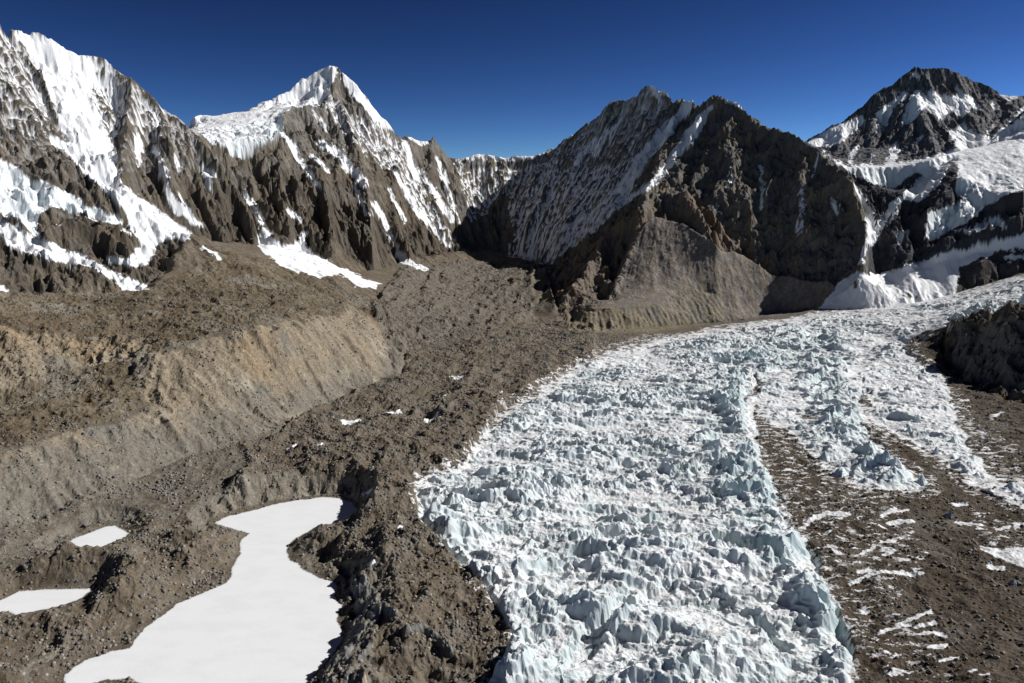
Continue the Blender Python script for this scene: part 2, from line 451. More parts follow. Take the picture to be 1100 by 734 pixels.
# debris bands cut into the ice
deb = canvas()
fill(deb, [(838,535),(828,515),(820,495),(815,476),(824,461),(838,458),(850,466),(862,480),(876,495),(893,510),(912,521),(945,530),(1000,530),(1030,520),(1052,524),(1080,540),(1110,556),(1360,640),(1360,900),(917,900),(917,734),(917,697),(906,669),(894,636),(875,594),(853,566)])
fill(deb, [(925,451),(945,458),(965,469),(985,481),(1006,492),(1022,504),(1034,515),(1036,524),(1015,526),(992,513),(968,500),(952,486),(938,472),(927,461)])
fill(deb, [(969,373),(990,362),(1004,355),(1060,338),(1360,300),(1360,640),(1100,519),(1075,505),(1060,492),(1047,480),(1040,465),(1030,450),(1026,432),(1022,415),(1010,398),(995,390),(980,384)])
fill(deb, [(922,425),(935,420),(938,440),(926,448)], .55)
stroke(deb, [(812,402,3),(808,425,5),(812,448,7),(822,460,8)], .62); stroke(deb, [(905,470,3),(890,455,4),(860,448,6)], .5); stroke(deb, [(1020,400,5),(1032,440,8),(1048,475,9),(1078,512,9)], .6)
icy = ice_out * (1 - deb)
floor_ = R < foot
# soft, ragged borders
w1 = fbm(X, Y, 60, 11, 5, .6); w2 = fbm(X, Y, 60, 31, 5, .6)
w5 = fbm(X, Y, 150, 61, 2)
w3 = fbm(X * .55, Y * 1.6, 24, 21, 4, .6)
ICE = look(cblur(icy, 4), w1 * 13 + w5 * 5, w2 * 8)
ICE = sstep(.25, .75, ICE + w3 * .5 * (1 - np.abs(ICE * 2 - 1))) * floor_
ICE = np.where((R < 3400) & ~((R > 1880) & (R < 2300) & (colpx > 1030)), ICE, 0).astype(f4)
DEB = look(cblur(deb * ice_out, 4), w1 * 16, w2 * 10) * floor_
log("ice mask")

# ponds and patches on the floor
PONDM = np.zeros(H.shape, np.uint8)
shn = fbm(X, Y, 16, 351, 4, .6); shm = fbm(X, Y, 16, 361, 4, .6)
psoft = np.zeros(H.shape, f4)
for n, k in enumerate('abc'):
    pp = pond_pts[k]
    nearb = (X > pp[:, 0].min() - 40) & (X < pp[:, 0].max() + 40) & (Y > pp[:, 1].min() - 40) & (Y < pp[:, 1].max() + 40)
    ii = np.nonzero(nearb)
    m = in_poly(X[ii] + w1[ii] * 5 + shn[ii] * 4, Y[ii] + w2[ii] * 5 + shm[ii] * 4, pp)
    PONDM[ii[0][m], ii[1][m]] = n + 1
    # distance to the shore
    d = np.full(ii[0].shape, 1e9)
    for a, b in zip(pp, np.roll(pp, -1, 0)):
        e = b - a; l2 = (e[:2] ** 2).sum() + 1e-9
        t = np.clip(((X[ii] - a[0]) * e[0] + (Y[ii] - a[1]) * e[1]) / l2, 0, 1)
        d = np.minimum(d, np.hypot(X[ii] - a[0] - t * e[0], Y[ii] - a[1] - t * e[1]))
    H[ii] = np.where(m, POND[k][1], POND[k][1] + (H[ii] - POND[k][1]) * np.clip(d / 30, 0, 1))
    s = np.where(m, 1, np.clip(1 - d / 42, 0, 1))
    psoft[ii] = np.maximum(psoft[ii], s)

PATCH = [  # small snow patches, strokes (x, y, half width)
 [(309,482,1.2),(319,480,1.2)], [(369,459,1.5),(389,456,1.5)], [(417,446,1.6),(432,444,1.4)], [(457,450,1.6),(473,449,1.4)], [(345,486,1.2),(354,484,1)], [(538,423,1.2),(553,422,1.2)],
 [(484,406,1),(498,410,1)], [(467,431,.8),(481,430,.8)], [(391,529,1.6),(398,528,1.3)], [(398,534,1.4),(404,533,1)], [(427,574,1.2),(432,573,1)],[(396,616,1.6),(402,615,1.4)],
 [(857,568,1.5),(875,558,2),(890,554,2.2),(910,555,1.4)], [(946,556,1.6),(961,548,1.8)], [(953,562,1.6),(968,559,2),(982,559,1)], [(918,601,1.2),(929,595,1.8),(939,589,1.5)], [(946,585,1.6),(963,582,1.8)], [(946,598,1),(962,595,1.4)],
 [(911,626,1),(930,619,1.6),(950,614,2),(975,615,1.8),(993,615,1)], [(945,681,1.4),(962,674,2),(978,672,1.2)], [(965,671,1.6),(985,664,2.2),(1000,655,2)], [(984,674,1.2),(1005,670,2.5)], [(985,682,1),(1000,680,1.8),(1016,684,2.5)],
 [(997,697,1.5),(1016,695,3)], [(1012,713,1.5),(1029,707,2)], [(1025,542,1.5),(1041,541,1.5)], [(1028,559,1.4),(1045,563,1.8),(1055,564,1.2)], [(1069,569,1),(1085,566,1.6)], [(1064,584,1.4),(1070,586,1.6)],
 [(1052,592,1.5),(1075,597,5),(1100,602,10),(1140,612,14)], [(1062,609,1.8),(1080,613,3)], [(1040,726,1),(1050,724,1.2)], [(1052,731,1),(1064,730,1.4)], [(958,552,1),(975,548,1)],
 [(840,545,1),(848,541,1.4)], [(1090,566,1),(1104,563,1.4)], [(880,576,1.4),(892,572,1.6)], [(1063,448,1.4),(1078,443,1)], [(1030,430,1),(1042,429,1.4)], [(1050,463,1),(1056,470,1.6)], [(1058,480,1),(1066,484,1)],
 [(808,432,4),(806,450,5),(808,470,3.5)], [(806,398,3),(806,415,4)], [(925,395,2),(922,410,3),(928,420,2)], [(910,385,1),(928,376,2),(945,369,1.5)], [(1020,325,.8),(1035,322,.8)],
 [(801,332,.8),(822,332,.9)]]
pc = canvas(); pid = np.zeros((CH, CW), np.int16)
for n, st in enumerate(PATCH):
    stroke(pc, st)
pn = fbm(X, Y, 9, 341, 3, .6); pn0 = fbm(X, Y, 22, 347, 3, .6)
PATCHM = look(cblur(pc, 1), w1 * 7 + pn0 * 3, w2 * 4) * floor_ * (PONDM == 0)
PATCHM = (PATCHM + pn * .75 > .42) & (PATCHM > .08)
# ragged snow streaks in the right-hand debris near the ice
hn = fbm(X, Y * 2.2, 20, 55, 5, .72)
zone = canvas(); fill(zone, [(830,530),(900,520),(960,530),(1000,600),(960,650),(1030,734),(917,734),(900,640),(870,590)]); fill(zone,[(1040,540),(1100,560),(1100,600),(1050,585)]); fill(zone, [(808,450),(900,500),(940,525),(840,530)]); fill(zone, [(1030,440),(1100,480),(1100,560),(1040,500)]); zone = cblur(zone, 12)
zone2 = canvas(); fill(zone2, [(440,560),(550,560),(560,700),(520,734),(440,734),(420,640)]); zone2 = cblur(zone2, 14)
ring = look(box(icy, 7)); ring = sstep(.03, .30, ring) * (1 - ICE)
zz = np.maximum(look(zone) * .8, ring)
SNOWSTREAK = (~((R > 1880) & (R < 2330) & (colpx > 1015))) & (hn > (.40 - .34 * zz)) & (zz > .04) & (floor_ > 0) & (PX > 560) & (R < 2300)
SNOWSTREAK |= (hn > (.42 - .30 * np.maximum(ring, look(zone2) * .5))) & (ring > .05) & (PX <= 560) & (R < 2300)

# ------------------------------------------------------------------ relief
RES_FADE = 1.0
gx, gy = grad(H)
sl = np.hypot(gx, gy) + 1e-4
mtn = MT.astype(f4)
mtn = sstep(-60, 120, R - foot).astype(f4)
amp = mtn * sstep(.25, .75, sl) 
keep = (1 - .8 * CR)
terr0 = canvas(); fill(terr0, [(-260,640),(0,570),(130,530),(260,490),(335,445),(430,410),(440,330),(250,260),(160,305),(-260,300)]); T0m = look(cblur(terr0, 8))
Hb = box(H, max(2, int(13 * Q))); H = H * (1 - .8 * T0m * (1 - mtn)) + Hb * (.8 * T0m * (1 - mtn)); gx, gy = grad(H); sl = np.hypot(gx, gy) + 1e-4
D = np.zeros_like(H)
base_slx, base_sly = gx, gy
# warp
wx = fbm(X, Y, 500, 71, 3) * 90; wy = fbm(X, Y, 500, 81, 3) * 90
pil = canvas(); fill(pil, [(205,150),(260,165),(300,160),(340,190),(390,200),(420,215),(470,230),(500,260),(400,300),(280,255),(215,250),(190,200)]); PIL = look(cblur(pil, 10)) * MT
GF = np.zeros_like(H)
tal = canvas(); fill(tal, [(650,325),(688,240),(700,226),(735,235),(748,245),(775,262),(800,268),(830,290),(897,300),(879,335),(610,356)]); TAL = look(cblur(tal, 4)) * (R < 3100)
ampR = amp * (1 + .55 * PIL) * np.where(khum, .85, 1) * (1 - .8 * TAL)
for wl, a, sd in ((420, 40, 101), (210, 36, 102), (105, 25, 103), (52, 16, 104), (26, 8.5, 105), (13, 4.2, 106)):
    g1, g2 = grad(H + D)
    # smoothed direction: mix of the base slope and the slope so far
    dx = gx * .6 + np.clip(g1, -2.5, 2.5) * .4; dy = gy * .6 + np.clip(g2, -2.5, 2.5) * .4
    n = np.hypot(dx, dy) + 1e-4
    G = gully(X + wx * .5, Y + wy * .5, -dx / n, -dy / n, wl, sd)
    G = np.where(G > 0, G, G * .8)
    G = 1 - np.sqrt(np.maximum(0, (1 - G) * .5)) * 2       # sharper ribs
    k = keep if wl > 100 else (1 - .25 * CR)
    if wl <= 105: GF += G * {105: .35, 52: .4, 26: .45, 13: .35}[wl]
    D += (G * a * ampR * k * np.where(farm, 1.35 if wl > 60 else 1.0, 1)).astype(f4)
    log("gully", wl)
n_l = fbm(X, Y, 400, 251, 2) * 120
# rock roughness and ledges
rn = fbm(X, Y, 90, 201, 6, .58, ridged=True)
D += (1 - .8 * TAL) * rn * 15 * mtn * sstep(.2, .6, sl) * (1 - .5 * CR)
rn2 = fbm(X, Y, 18, 221, 4, .62)
D += fbm(X, Y, 7, 261, 3, .7) * 3.2 * mtn * (1 - .6 * TAL) + (1 - .7 * TAL) * rn2 * 5.5 * mtn * (1 - .3 * CR)
D += CR * khum * (fbm(X, Y, 48, 271, 4, .62, ridged=True) * 13 - 2) + CR * ling * rn2 * 4
rock = mtn * (1 - .4 * farm) * (1 - .85 * TAL) * (1 - .55 * CR) * sstep(.25, .6, sl)
cw = fbm(X, Y, 60, 281, 3) * 30; cw2 = fbm(X, Y, 60, 283, 3) * 30; ra = (fbm(X, Y, 300, 285, 2) * 3).astype(f4)
D += rock * ((wedges(X + cw, Y + cw2, 64, 287, ra, 1.6, .7, 1.35, .0) - .3) * 20 + (wedges(X + cw, Y + cw2, 24, 288, ra, 2.4, .8, 1.4, .0) - .3) * 9) * (1 + .5 * PIL)
tz = H + D + fbm(X, Y, 300, 231, 4) * 90 - X * .22 + Y * .08
led = fbm(tz, n_l, 30, 241, 3, .6)
D += led * 9 * mtn * (1 - .8 * TAL) * sstep(.45, .9, sl)
log("rock relief")

# snow on the mountains (traced areas; rag from noise)
sn = canvas()
def sf(v, *pts): fill(sn, list(pts), v)
def ss(v, *pts): stroke(sn, list(pts), v)
# left mountain
sf(.95,(-40,10),(0,22),(12,33),(20,31),(44,35),(63,42),(85,56),(108,61),(105,80),(100,100),(109,128),(120,160),(131,195),(123,205),(109,196),(95,177),(76,164),(65,139),(63,123),(52,101),(46,79),(30,55),(16,38),(0,30))
sf(.25,(-300,-50),(0,22),(16,36),(40,90),(60,150),(20,150),(0,100),(-200,60))
sf(.46,(104,61),(118,64),(124,90),(130,110),(139,125),(125,150),(133,192),(120,160),(109,128),(98,105))
sf(.26,(128,71),(155,94),(180,115),(165,150),(145,140),(130,110))
ss(.95,(147,146,4),(149,165,5),(148,178,2))
ss(.95,(166,161,3.5),(171,175,3.5),(176,190,4),(186,213,6),(196,226,7),(208,238,4),(222,247,1))
ss(.95,(216,181,4),(224,187,6),(226,203,3)); ss(.9,(263,205,2.5),(272,222,3),(282,240,3))
ss(.95,(190,165,1.5),(196,185,2)); ss(.9,(112,60,2),(115,85,2.5),(122,112,2)); ss(.6,(150,95,2),(165,125,3),(172,150,2))
ss(.9,(59,150,4),(76,166,4),(95,182,5),(110,197,5),(128,214,5))
sf(1,(120,208),(123,203),(135,199),(143,207),(175,230),(208,254),(190,256),(178,258),(170,262),(165,275),(158,280),(150,262),(138,238),(125,220))
sf(.95,(113,275),(136,278),(147,267),(158,267),(166,278),(155,286),(142,286),(117,283))
ss(.95,(218,263,1.5),(229,272,2.2),(239,279,1.2))
sf(.95,(-300,140),(0,169),(16,180),(41,194),(68,206),(90,218),(114,229),(134,240),(131,243),(109,237),(82,228),(60,223),(44,229),(38,240),(44,256),(25,243),(8,234),(0,229),(-300,215))
sf(1,(-300,225),(0,236),(16,243),(41,256),(68,267),(90,275),(109,286),(131,299),(153,305),(160,313),(134,311),(109,292),(95,286),(79,282),(55,280),(27,271),(8,262),(0,251),(-300,240))
ss(.9,(-10,306,4),(0,308,3.5),(8,312,1.5))
ss(.7,(130,247,1.5),(140,252,1.5)); ss(.7,(62,242,1),(68,241,1))
# hanging glacier and Lingtren
sf(1,(196,128),(205,122),(216,119),(230,123),(249,119),(257,119),(271,112),(287,104),(309,93),(320,82),(334,74),(342,67),(364,66),(362,80),(353,99),(342,113),(313,115),(304,124),(306,135),(305,139),(290,151),(274,155),(271,170),(249,168),(241,160),(227,152),(211,138))
sf(1,(362,66),(366,77),(375,78),(388,90),(391,102),(413,121),(424,143),(415,145),(402,129),(385,110),(369,91))
sf(.42,(353,99),(364,110),(375,122),(402,129),(424,145),(435,173),(426,186),(407,178),(385,159),(364,137),(347,115))
ss(.95,(345,154,3),(364,166,5),(385,190,5),(394,201,2)); ss(.9,(336,167,1.5),(345,176,2),(353,186,1.5)); ss(.8,(303,140,2),(315,160,3),(330,185,3),(345,200,2))
sf(.46,(417,180),(428,160),(437,150),(445,160),(450,190),(462,215),(478,240),(490,262),(470,252),(450,225),(435,207),(424,196))
ss(.95,(424,186,3),(437,207,4),(452,232,3),(470,252,2.5),(480,262,2),(492,267,1)); ss(.95,(451,181,2),(462,200,3.5),(474,218,3.5),(486,237,2)); ss(.95,(418,203,2),(426,222,2),(436,238,1.5))
ss(.9,(433,150,2),(441,165,2),(445,185,3),(448,200,3)); ss(.9,(440,147,1.5),(448,152,2),(459,153,1.5))
ss(.95,(309,226,1.5),(316,232,2.8),(323,238,1.5)); ss(.95,(402,219,1.8),(413,238,2),(424,264,3),(434,279,4),(448,288,2.5),(460,294,1)); ss(.8,(380,190,2),(386,212,2),(397,232,2))
ss(.7,(330,115,1),(345,130,3),(350,140,3)); ss(.7,(468,170,2),(476,190,2.5),(484,215,2.5),(495,240,2))
sf(1,(280,245),(286,246),(295,255),(309,264),(320,260),(326,250),(330,250),(325,265),(347,278),(375,290),(391,300),(410,305),(402,309),(418,327),(407,324),(391,317),(388,309),(375,301),(364,294),(353,298),(342,297),(317,290),(304,287),(295,279),(282,271),(278,259))
ss(.98,(364,315,1),(376,321,2.2),(390,327,1.3))
# saddle and Khumbutse
ss(1,(489,175,1.2),(500,170,2.5),(512,165,3),(530,167,2.5),(543,170,2.5),(558,167,3),(570,169,3),(588,160,2.2)); ss(.95,(603,150,1.5),(625,136,2.2),(637,130,3),(646,119,1.5)); ss(1,(655,109,2.5),(665,107,3),(676,107,2.5)); ss(1,(698,91,2),(705,95,2.5),(714,99,2),(722,104,1.2))
ss(.9,(706,95,3),(706,103,4),(704,112,3)); ss(.95,(737,106,2.5),(747,106,2),(750,111,1.2)); ss(.9,(781,107,2),(790,110,3.5),(800,117,2))
sf(.45,(491,177),(512,168),(545,172),(575,170),(600,152),(640,135),(660,160),(690,170),(680,210),(640,250),(590,285),(545,275),(545,215),(525,230),(505,240),(497,205))
sf(.36,(500,180),(560,184),(585,180),(560,230),(547,215),(530,200),(512,240),(505,225))
sf(.04,(500,174),(530,173),(560,174),(588,166),(596,160),(590,174),(560,181),(530,180),(505,182))
ss(1,(489,175,1.2),(500,170,2.2),(512,165,2.4),(530,167,2.2),(543,170,2.2),(558,167,2.5),(570,169,2.5),(588,160,2))
sf(.06,(538,205),(547,212),(550,262),(530,262),(510,255),(522,232))
sf(.24,(600,155),(655,112),(700,95),(715,125),(690,160),(660,180),(630,180),(600,185))
ss(.75,(668,130,2),(650,145,3),(640,165,4)); ss(.7,(640,150,2),(625,165,3),(618,180,3))
ss(.95,(741,108,3.5),(731,124,4.5),(717,140,6),(703,155,6),(690,170,6),(680,188,6),(668,203,6),(652,222,6),(638,238,5),(618,250,4),(595,265,4),(570,278,3))
ss(.95,(762,115,2.5),(752,130,4.5),(743,145,6),(732,158,6),(722,170,4),(705,195,4),(688,206,3),(672,218,2.5),(655,228,2))
sf(.6,(560,255),(620,235),(665,205),(675,215),(640,245),(590,275),(560,280))
ss(.5,(818,180,2),(819,200,2.5),(818,225,2)); ss(.4,(772,210,1.5),(770,225,1.5)); ss(.45,(785,180,2),(783,205,2.5)); ss(.5,(860,205,3),(862,235,4),(858,250,3)); ss(.45,(880,165,2),(872,190,2))
ss(.9,(892,215,2),(899,223,3),(901,230,2)); ss(.95,(930,256,2),(930,265,3),(927,276,3.5),(924,282,3.5))
# Lho La and shoulder
sf(1,(880,158),(890,165),(900,175),(896,176)); sf(1,(893,171),(917,176),(945,178),(961,176),(994,170),(1026,160),(1061,154),(1075,138),(1100,115),(1360,-60),(1360,190),(1100,203),(1073,212),(1045,234),(1013,252),(998,259),(993,256),(996,230),(1015,222),(1035,214),(1024,200),(1030,188),(1019,186),(1012,192),(989,217),(968,213),(978,203),(966,205),(943,199),(917,188),(900,177))
sf(.1,(1020,171),(1027,173),(1029,186),(1030,200),(1010,215),(985,222),(1005,200),(1016,186)); ss(.1,(990,188,3),(972,198,4),(960,205,3),(950,203,2))
ss(.3,(1078,138,2),(1090,128,2.5),(1102,120,2)); 
ss(.85,(917,198,2),(928,215,3),(936,232,4),(934,258,3)); ss(.85,(964,214,2),(955,228,3),(944,245,4),(936,262,3)); ss(.7,(965,258,4),(972,250,4)); ss(.7,(1070,237,5),(1080,243,4)); ss(.6,(958,236,2),(962,226,2))
sf(.95,(905,300),(925,291),(942,298),(953,295),(991,279),(1020,270),(1045,264),(1100,252),(1360,225),(1360,250),(1100,268),(1073,271),(1037,285),(1028,300),(1030,312),(1024,318),(991,328),(950,333),(879,331),(893,315))
ss(.2,(947,300,1.3),(945,312,1)); ss(.2,(920,302,1),(917,308,1)); ss(.25,(975,318,2),(985,317,1.5)); ss(.9,(1082,279,2),(1097,276,2.5))
sf(.6,(1030,250),(1060,235),(1075,240),(1050,252))
# Changtse
sf(.95,(864,154),(878,147),(889,139),(926,124),(930,130),(906,152),(894,157),(878,158))
sf(.9,(940,122),(975,97),(977,101),(959,117),(952,136),(943,131)); sf(.88,(984,95),(973,115),(968,136),(980,131),(994,115),(989,103))
sf(1,(986,96),(998,106),(997,94),(1008,103),(1021,103),(1033,101),(1047,115),(1033,126),(1023,120),(1010,130),(998,120))
ss(.95,(1028,95,1.5),(1040,106,2.5),(1052,117,1)); ss(.8,(1060,145,1),(1066,135,1.5)); ss(.8,(1066,112,2),(1072,118,2)); ss(.9,(1076,103,2),(1086,106,2.5),(1093,104,1))
sf(1,(1019,141),(1035,133),(1042,140),(1051,145),(1063,147),(1063,160),(1031,164),(1024,152))
sf(.9,(961,152),(967,161),(960,180),(949,180),(955,165)); ss(.8,(938,166,1.5),(936,176,1.5)); ss(.6,(920,158,3),(914,172,3)); ss(.6,(985,152,2),(990,147,2)); ss(.5,(945,130,2),(943,145,2)); ss(.6,(976,84,1),(985,80,2),(990,85,2))
snb = cblur(sn, 1)
j1 = fbm(X, Y, 45, 301, 4, .6); j2 = fbm(X, Y, 45, 311, 4, .6)
# let the drawn areas lie on the finished relief
PX, PY = project(X, Y, H + D)
SN = look(snb, j1 * 9 * np.minimum(1, 3000 / R), j2 * 6 * np.minimum(1, 3000 / R)) * (R > foot - 420)
onm = SN > 0
# second relief pass: snowfields are smooth, with fine flutes
smooth = sstep(.7, .95, blur(blur(SN, 1), 2))
MTS = np.maximum(mtn, smooth)
D2 = D.copy()
Ds = blur(D, 10)
D = D * (1 - .6 * smooth) + Ds * (.6 * smooth)
g1, g2 = grad(H + blur(D, 4)); n = np.hypot(g1, g2) + 1e-4
FL = gully(X, Y, -g1 / n, -g2 / n, 22, 131)
fan = canvas(); fill(fan, [(905,303),(925,291),(942,298),(953,295),(985,285),(1050,262),(1105,252),(1105,270),(1030,312),(991,328),(950,333),(879,332),(893,315)]); FAN = look(cblur(fan, 3)) * (R > 2450)
D = D * (1 - .8 * FAN) + box(D, 8) * .8 * FAN
D += FL * 3.6 * (1 - .85 * FAN) * smooth * sstep(.45, .9, n)
# crevassed, broken ice on the hanging glacier, the shoulder and the left icefall
crv = canvas(); fill(crv, [(215,140),(305,128),(305,140),(272,170),(240,165)]); fill(crv, [(10,180),(60,200),(134,240),(82,230),(44,232),(40,256),(0,230),(0,180)]); fill(crv, [(1030,170),(1100,150),(1100,205),(1045,235),(996,260),(996,230),(1030,215)]); fill(crv,[(900,176),(1010,180),(985,217),(917,190)])
CRV = look(cblur(crv, 4)) * MT
D += CRV * (1 - .88 * (shoul & (PY < 225))) * (wedges(X + w1 * 20, Y + w2 * 20, 38, 401, .4, 1.6, .9, 2.0, .3) * 12 + wedges(X, Y, 15, 402, .3, 2, .9, 1.8, .2) * 4)
log("snow masks")

# ---- floor relief
FM = (1 - mtn)
# broad hummocks of the debris, flat where the ponds lie
pflat = 1 - sstep(.0, .95, psoft)
pflat2 = (PONDM == 0) * (.15 + .85 * (1 - psoft))
scarp = FM * sstep(.28, .5, sl) * (1 - ICE)
terrace = canvas(); fill(terrace, [(-260,500),(0,485),(41,469),(93,455),(163,434),(160,410),(175,376),(250,352),(350,338),(400,345),(425,400),(425,330),(364,312),(300,285),(245,270),(160,312),(-260,320)]); TER = look(cblur(terrace, 4)) * FM
hum = fbm(X + w1 * 30, Y + w2 * 30, 110, 501, 6, .52, ridged=True)
hum2 = fbm(X, Y, 34, 521, 5, .55)
debl = canvas(); fill(debl, [(-260,620),(0,565),(130,525),(200,494),(300,468),(330,440),(425,405),(440,372),(560,340),(640,350),(640,385),(545,439),(496,494),(442,518),(453,569),(515,627),(551,686),(520,900),(-260,900)]); DL = look(cblur(debl, 6)) * FM * (1 - ICE)
far_fl = np.clip((2200 - R) / 800, .55, 1)
apron = canvas(); fill(apron, [(-260,480),(0,480),(250,470),(270,500),(215,560),(150,560),(60,610),(-260,680)]); APR = look(cblur(apron, 16)) * FM
DL = DL * (1 - .62 * APR)
D += (fbm(X, Y, 150, 507, 4, .45) * 27 + hum * 9 + hum2 * 3) * DL * pflat2 * far_fl
D += np.maximum(0, fbm(X, Y, 55, 541, 3, .5, ridged=True)) * 5 * DL * pflat2
D += (np.abs(fbm(X, Y, 70, 545, 5, .55)) * -14 + 3) * DL * pflat2 * far_fl
# the debris valley below the saddle
val = canvas(); fill(val, [(425,400),(400,330),(430,290),(500,280),(575,285),(570,350),(640,350),(560,345),(440,375)]); VL = look(cblur(val, 5)) * FM
D += (fbm(X + w1 * 20, Y + w2 * 20, 130, 561, 6, .55, ridged=True) * 13 + hum2 * 4) * VL
fu = X * .97 - Y * .24; fv = Y * .97 + X * .24
D += (fbm(fu + w1 * 25, fv * .26, 62, 583, 4, .55, ridged=True) * 11) * np.maximum(VL, DL * .55) * pflat2 * (1 - ICE)
# terrace: low swells and gullied scarps
D += (hum * 7 + hum2 * 6 + np.abs(fbm(X, Y, 55, 579, 4, .6)) * -16 + fbm(X, Y, 12, 577, 3, .6) * 1.6 + fbm(X, Y, 200, 571, 3) * 7 + fbm(X, Y, 120, 573, 4, .55) * 9) * TER
walb = canvas(); fill(walb, [(612,331),(700,328),(725,318),(760,300),(790,345),(700,356),(612,358)]); kn = canvas(); fill(kn, [(1010,366),(1020,340),(1100,315),(1360,300),(1360,440),(1100,432),(1062,422),(1037,411),(1018,396)]); KN = look(cblur(kn, 3)) * (R > 1700) * (R < 2500)
flu = gully(X, Y, -base_slx / sl, -base_sly / sl, 17, 593); D += flu * 1.8 * look(cblur(walb, 3)) * (R < 2700)
D += KN * ((wedges(X + cw * .4, Y + cw2 * .4, 38, 289, ra, 2, .8, 1.4, .0) - .3) * 24 + (wedges(X, Y, 14, 290, ra, 2, .8, 1.4, .0) - .3) * 9 + rn * 8 + rn2 * 8 + fbm(X, Y, 32, 591, 5, .68) * 20 + fbm(X, Y, 9, 597, 3, .6) * 4)
g1, g2 = grad(H); n = np.hypot(g1, g2) + 1e-4
SC = blur(scarp, 3)
for wl, a in ((60, 9), (30, 6.5), (15, 3.4)):
    G = gully(X + w1 * 8, Y + w2 * 8, -g1 / n, -g2 / n, wl, 600 + int(wl))
    G = 1 - np.sqrt(np.maximum(0, (1 - G) * .5)) * 2
    lowfade = np.where(TER > .2, 1, 1)
    D += G * a * SC * (.4 + .6 * sstep(-.3, .4, fbm(X, Y, 160, 611, 2)))
D += (fbm(X, Y, 110, 625, 4, .5) * 13 + hum2 * 3 + fbm(X + w1 * 20, Y, 45, 621, 4, .55, ridged=True) * 4.5) * SC + fbm(X, Y, 5, 631, 2) * .5 * (TER + SC)
# right-hand medial moraine: one long smooth swell with small lumps
med = DEB * FM
D += (fbm(X, Y, 160, 641, 3) * 10 + fbm(X, Y, 45, 643, 4, .55, ridged=True) * 3.5 + hum2 * 2.2 + fbm(X, Y, 14, 651, 3) * .9) * med * (1 - ICE)
D += fbm(X, Y, 9, 661, 3, .6) * .9 * FM * (1 - ICE) * (PONDM == 0) * far_fl
log("floor relief")

clf = canvas(); stroke(clf, [(386,632,9),(396,650,12),(396,668,14),(388,692,14),(372,716,13),(358,740,13)]); CLF = look(cblur(clf, 3)) * FM * (PONDM == 0)
clf2 = canvas(); stroke(clf2, [(398,672,3),(412,664,3),(425,672,3)]); stroke(clf2, [(436,690,3),(455,682,3),(470,690,3),(484,702,3)]); CL2 = look(cblur(clf2, 3)) * FM
D += CLF * (4.0 + fbm(X, Y, 9, 671, 3, .6) * 3) + CL2 * 6
# ---- the ice: rows of fins and pinnacles
low = canvas(); fill(low, [(442,518),(560,440),(740,360),(870,350),(800,400),(790,480),(800,560),(700,560),(560,560)]); LOWZ = look(cblur(low, 18))
near = sstep(1500, 800, R)
hp = 0.55 + .45 * near
edgeI = sstep(.35, .95, ICE)
wA = fbm(X, Y, 70, 701, 4, .55) * 26; wB = fbm(X, Y, 70, 711, 4, .55) * 26
ang = (.25 + .9 * fbm(X, Y, 260, 721, 2)).astype(f4) * .6
bandr = canvas(); stroke(bandr, [(905,700,20),(860,600,30),(815,530,34),(780,470,28),(790,410,22),(850,375,16),(900,365,14)]); stroke(bandr, [(960,505,22),(900,455,22),(880,410,22),(900,385,14)]); BR = look(box(bandr, 7))
EDG = look(box(icy, 9), w1 * 10, w2 * 6); EDW = look(box(icy, 8), w1 * 10, w2 * 6); EDL = look(cblur(icy, 14)); tl = np.maximum(sstep(640, 760, PX), sstep(570, 530, PY)); tw = sstep(640, 800, PX) * sstep(540, 600, PY)
EDG = EDG * (1 - tw) + EDW * tw
EDG = EDG * tl + (1 - tl) * (.55 * EDG + .45 * EDL)
eN = fbm(X, Y, 34, 749, 4, .6)
EDG = np.minimum(EDG, .5 + .5 * ICE) + eN * .22
LB = canvas(); stroke(LB, [(470,570,12),(500,620,14),(522,680,18),(548,720,22)]); LB = look(cblur(LB, 10))
A = wedges(X + wA, Y + wB, 66, 731, ang, 1.0, .38, 1.15, .1)
B = wedges(X + wA * .8, Y + wB * .8, 31, 732, ang * 1.2, 1.5, .55, 1.35, .1)
C = wedges(X + wA * .4, Y + wB * .4, 14, 733, ang, 2.2, .7, 1.4, .1)
calm = 1 - .35 * LOWZ
def soft(a, lo, k=.08):
    return lo + np.log1p(np.exp(np.clip((a - lo) / k, -20, 20))) * k
W = wedges(X * .45 + wA * 1.0, Y + wB * 1.1 + X * .10, 30, 734, (ang * .2).astype(f4), .5, .55, 1.25, .0)
BIG = wedges(X + wA * 1.2, Y + wB * 1.2, 125, 736, (ang * 1.5).astype(f4), 1.0, .45, 1.1, .0)
fine = np.maximum(wedges(X + wA * .2, Y + wB * .2, 7.5, 735, ang, 3, .9, 1.6, .0), 0)
_crk = fbm(X * .45 + wA * .3, Y + wB * .4, 48, 746, 3, .5)
roughz = sstep(-.35, .25, fbm(X, Y, 120, 745, 3)) * .75 + .3
RW = 1 - np.abs(fbm(X * .30 + wA * .5, Y * 1.0 + X * .12 + wB * .9, 46, 753, 4, .5)) * 2.6
RW = np.maximum(RW, 0) ** 1.6
rowz = .35 + .65 * sstep(-.3, .3, fbm(X, Y, 170, 755, 2))
RW2 = np.maximum(1 - np.abs(fbm(X * .22 + wA * .9, Y * .8 - X * .08 + wB * 1.3, 95, 757, 3, .45)) * 2.6, 0) ** 2
serh = (soft(BIG, .1) - .1) * 42 * near * (1 - .5 * LOWZ) + (soft(A, .1) - .1) * 22 * hp * (1 - .45 * LOWZ) + RW * (8 + 9 * LOWZ) * rowz + RW2 * 15 * (.4 + .6 * near) + (soft(B, .1) - .1) * 11 * (.3 + .7 * roughz) * (.85 + .55 * BR)
chn = canvas()
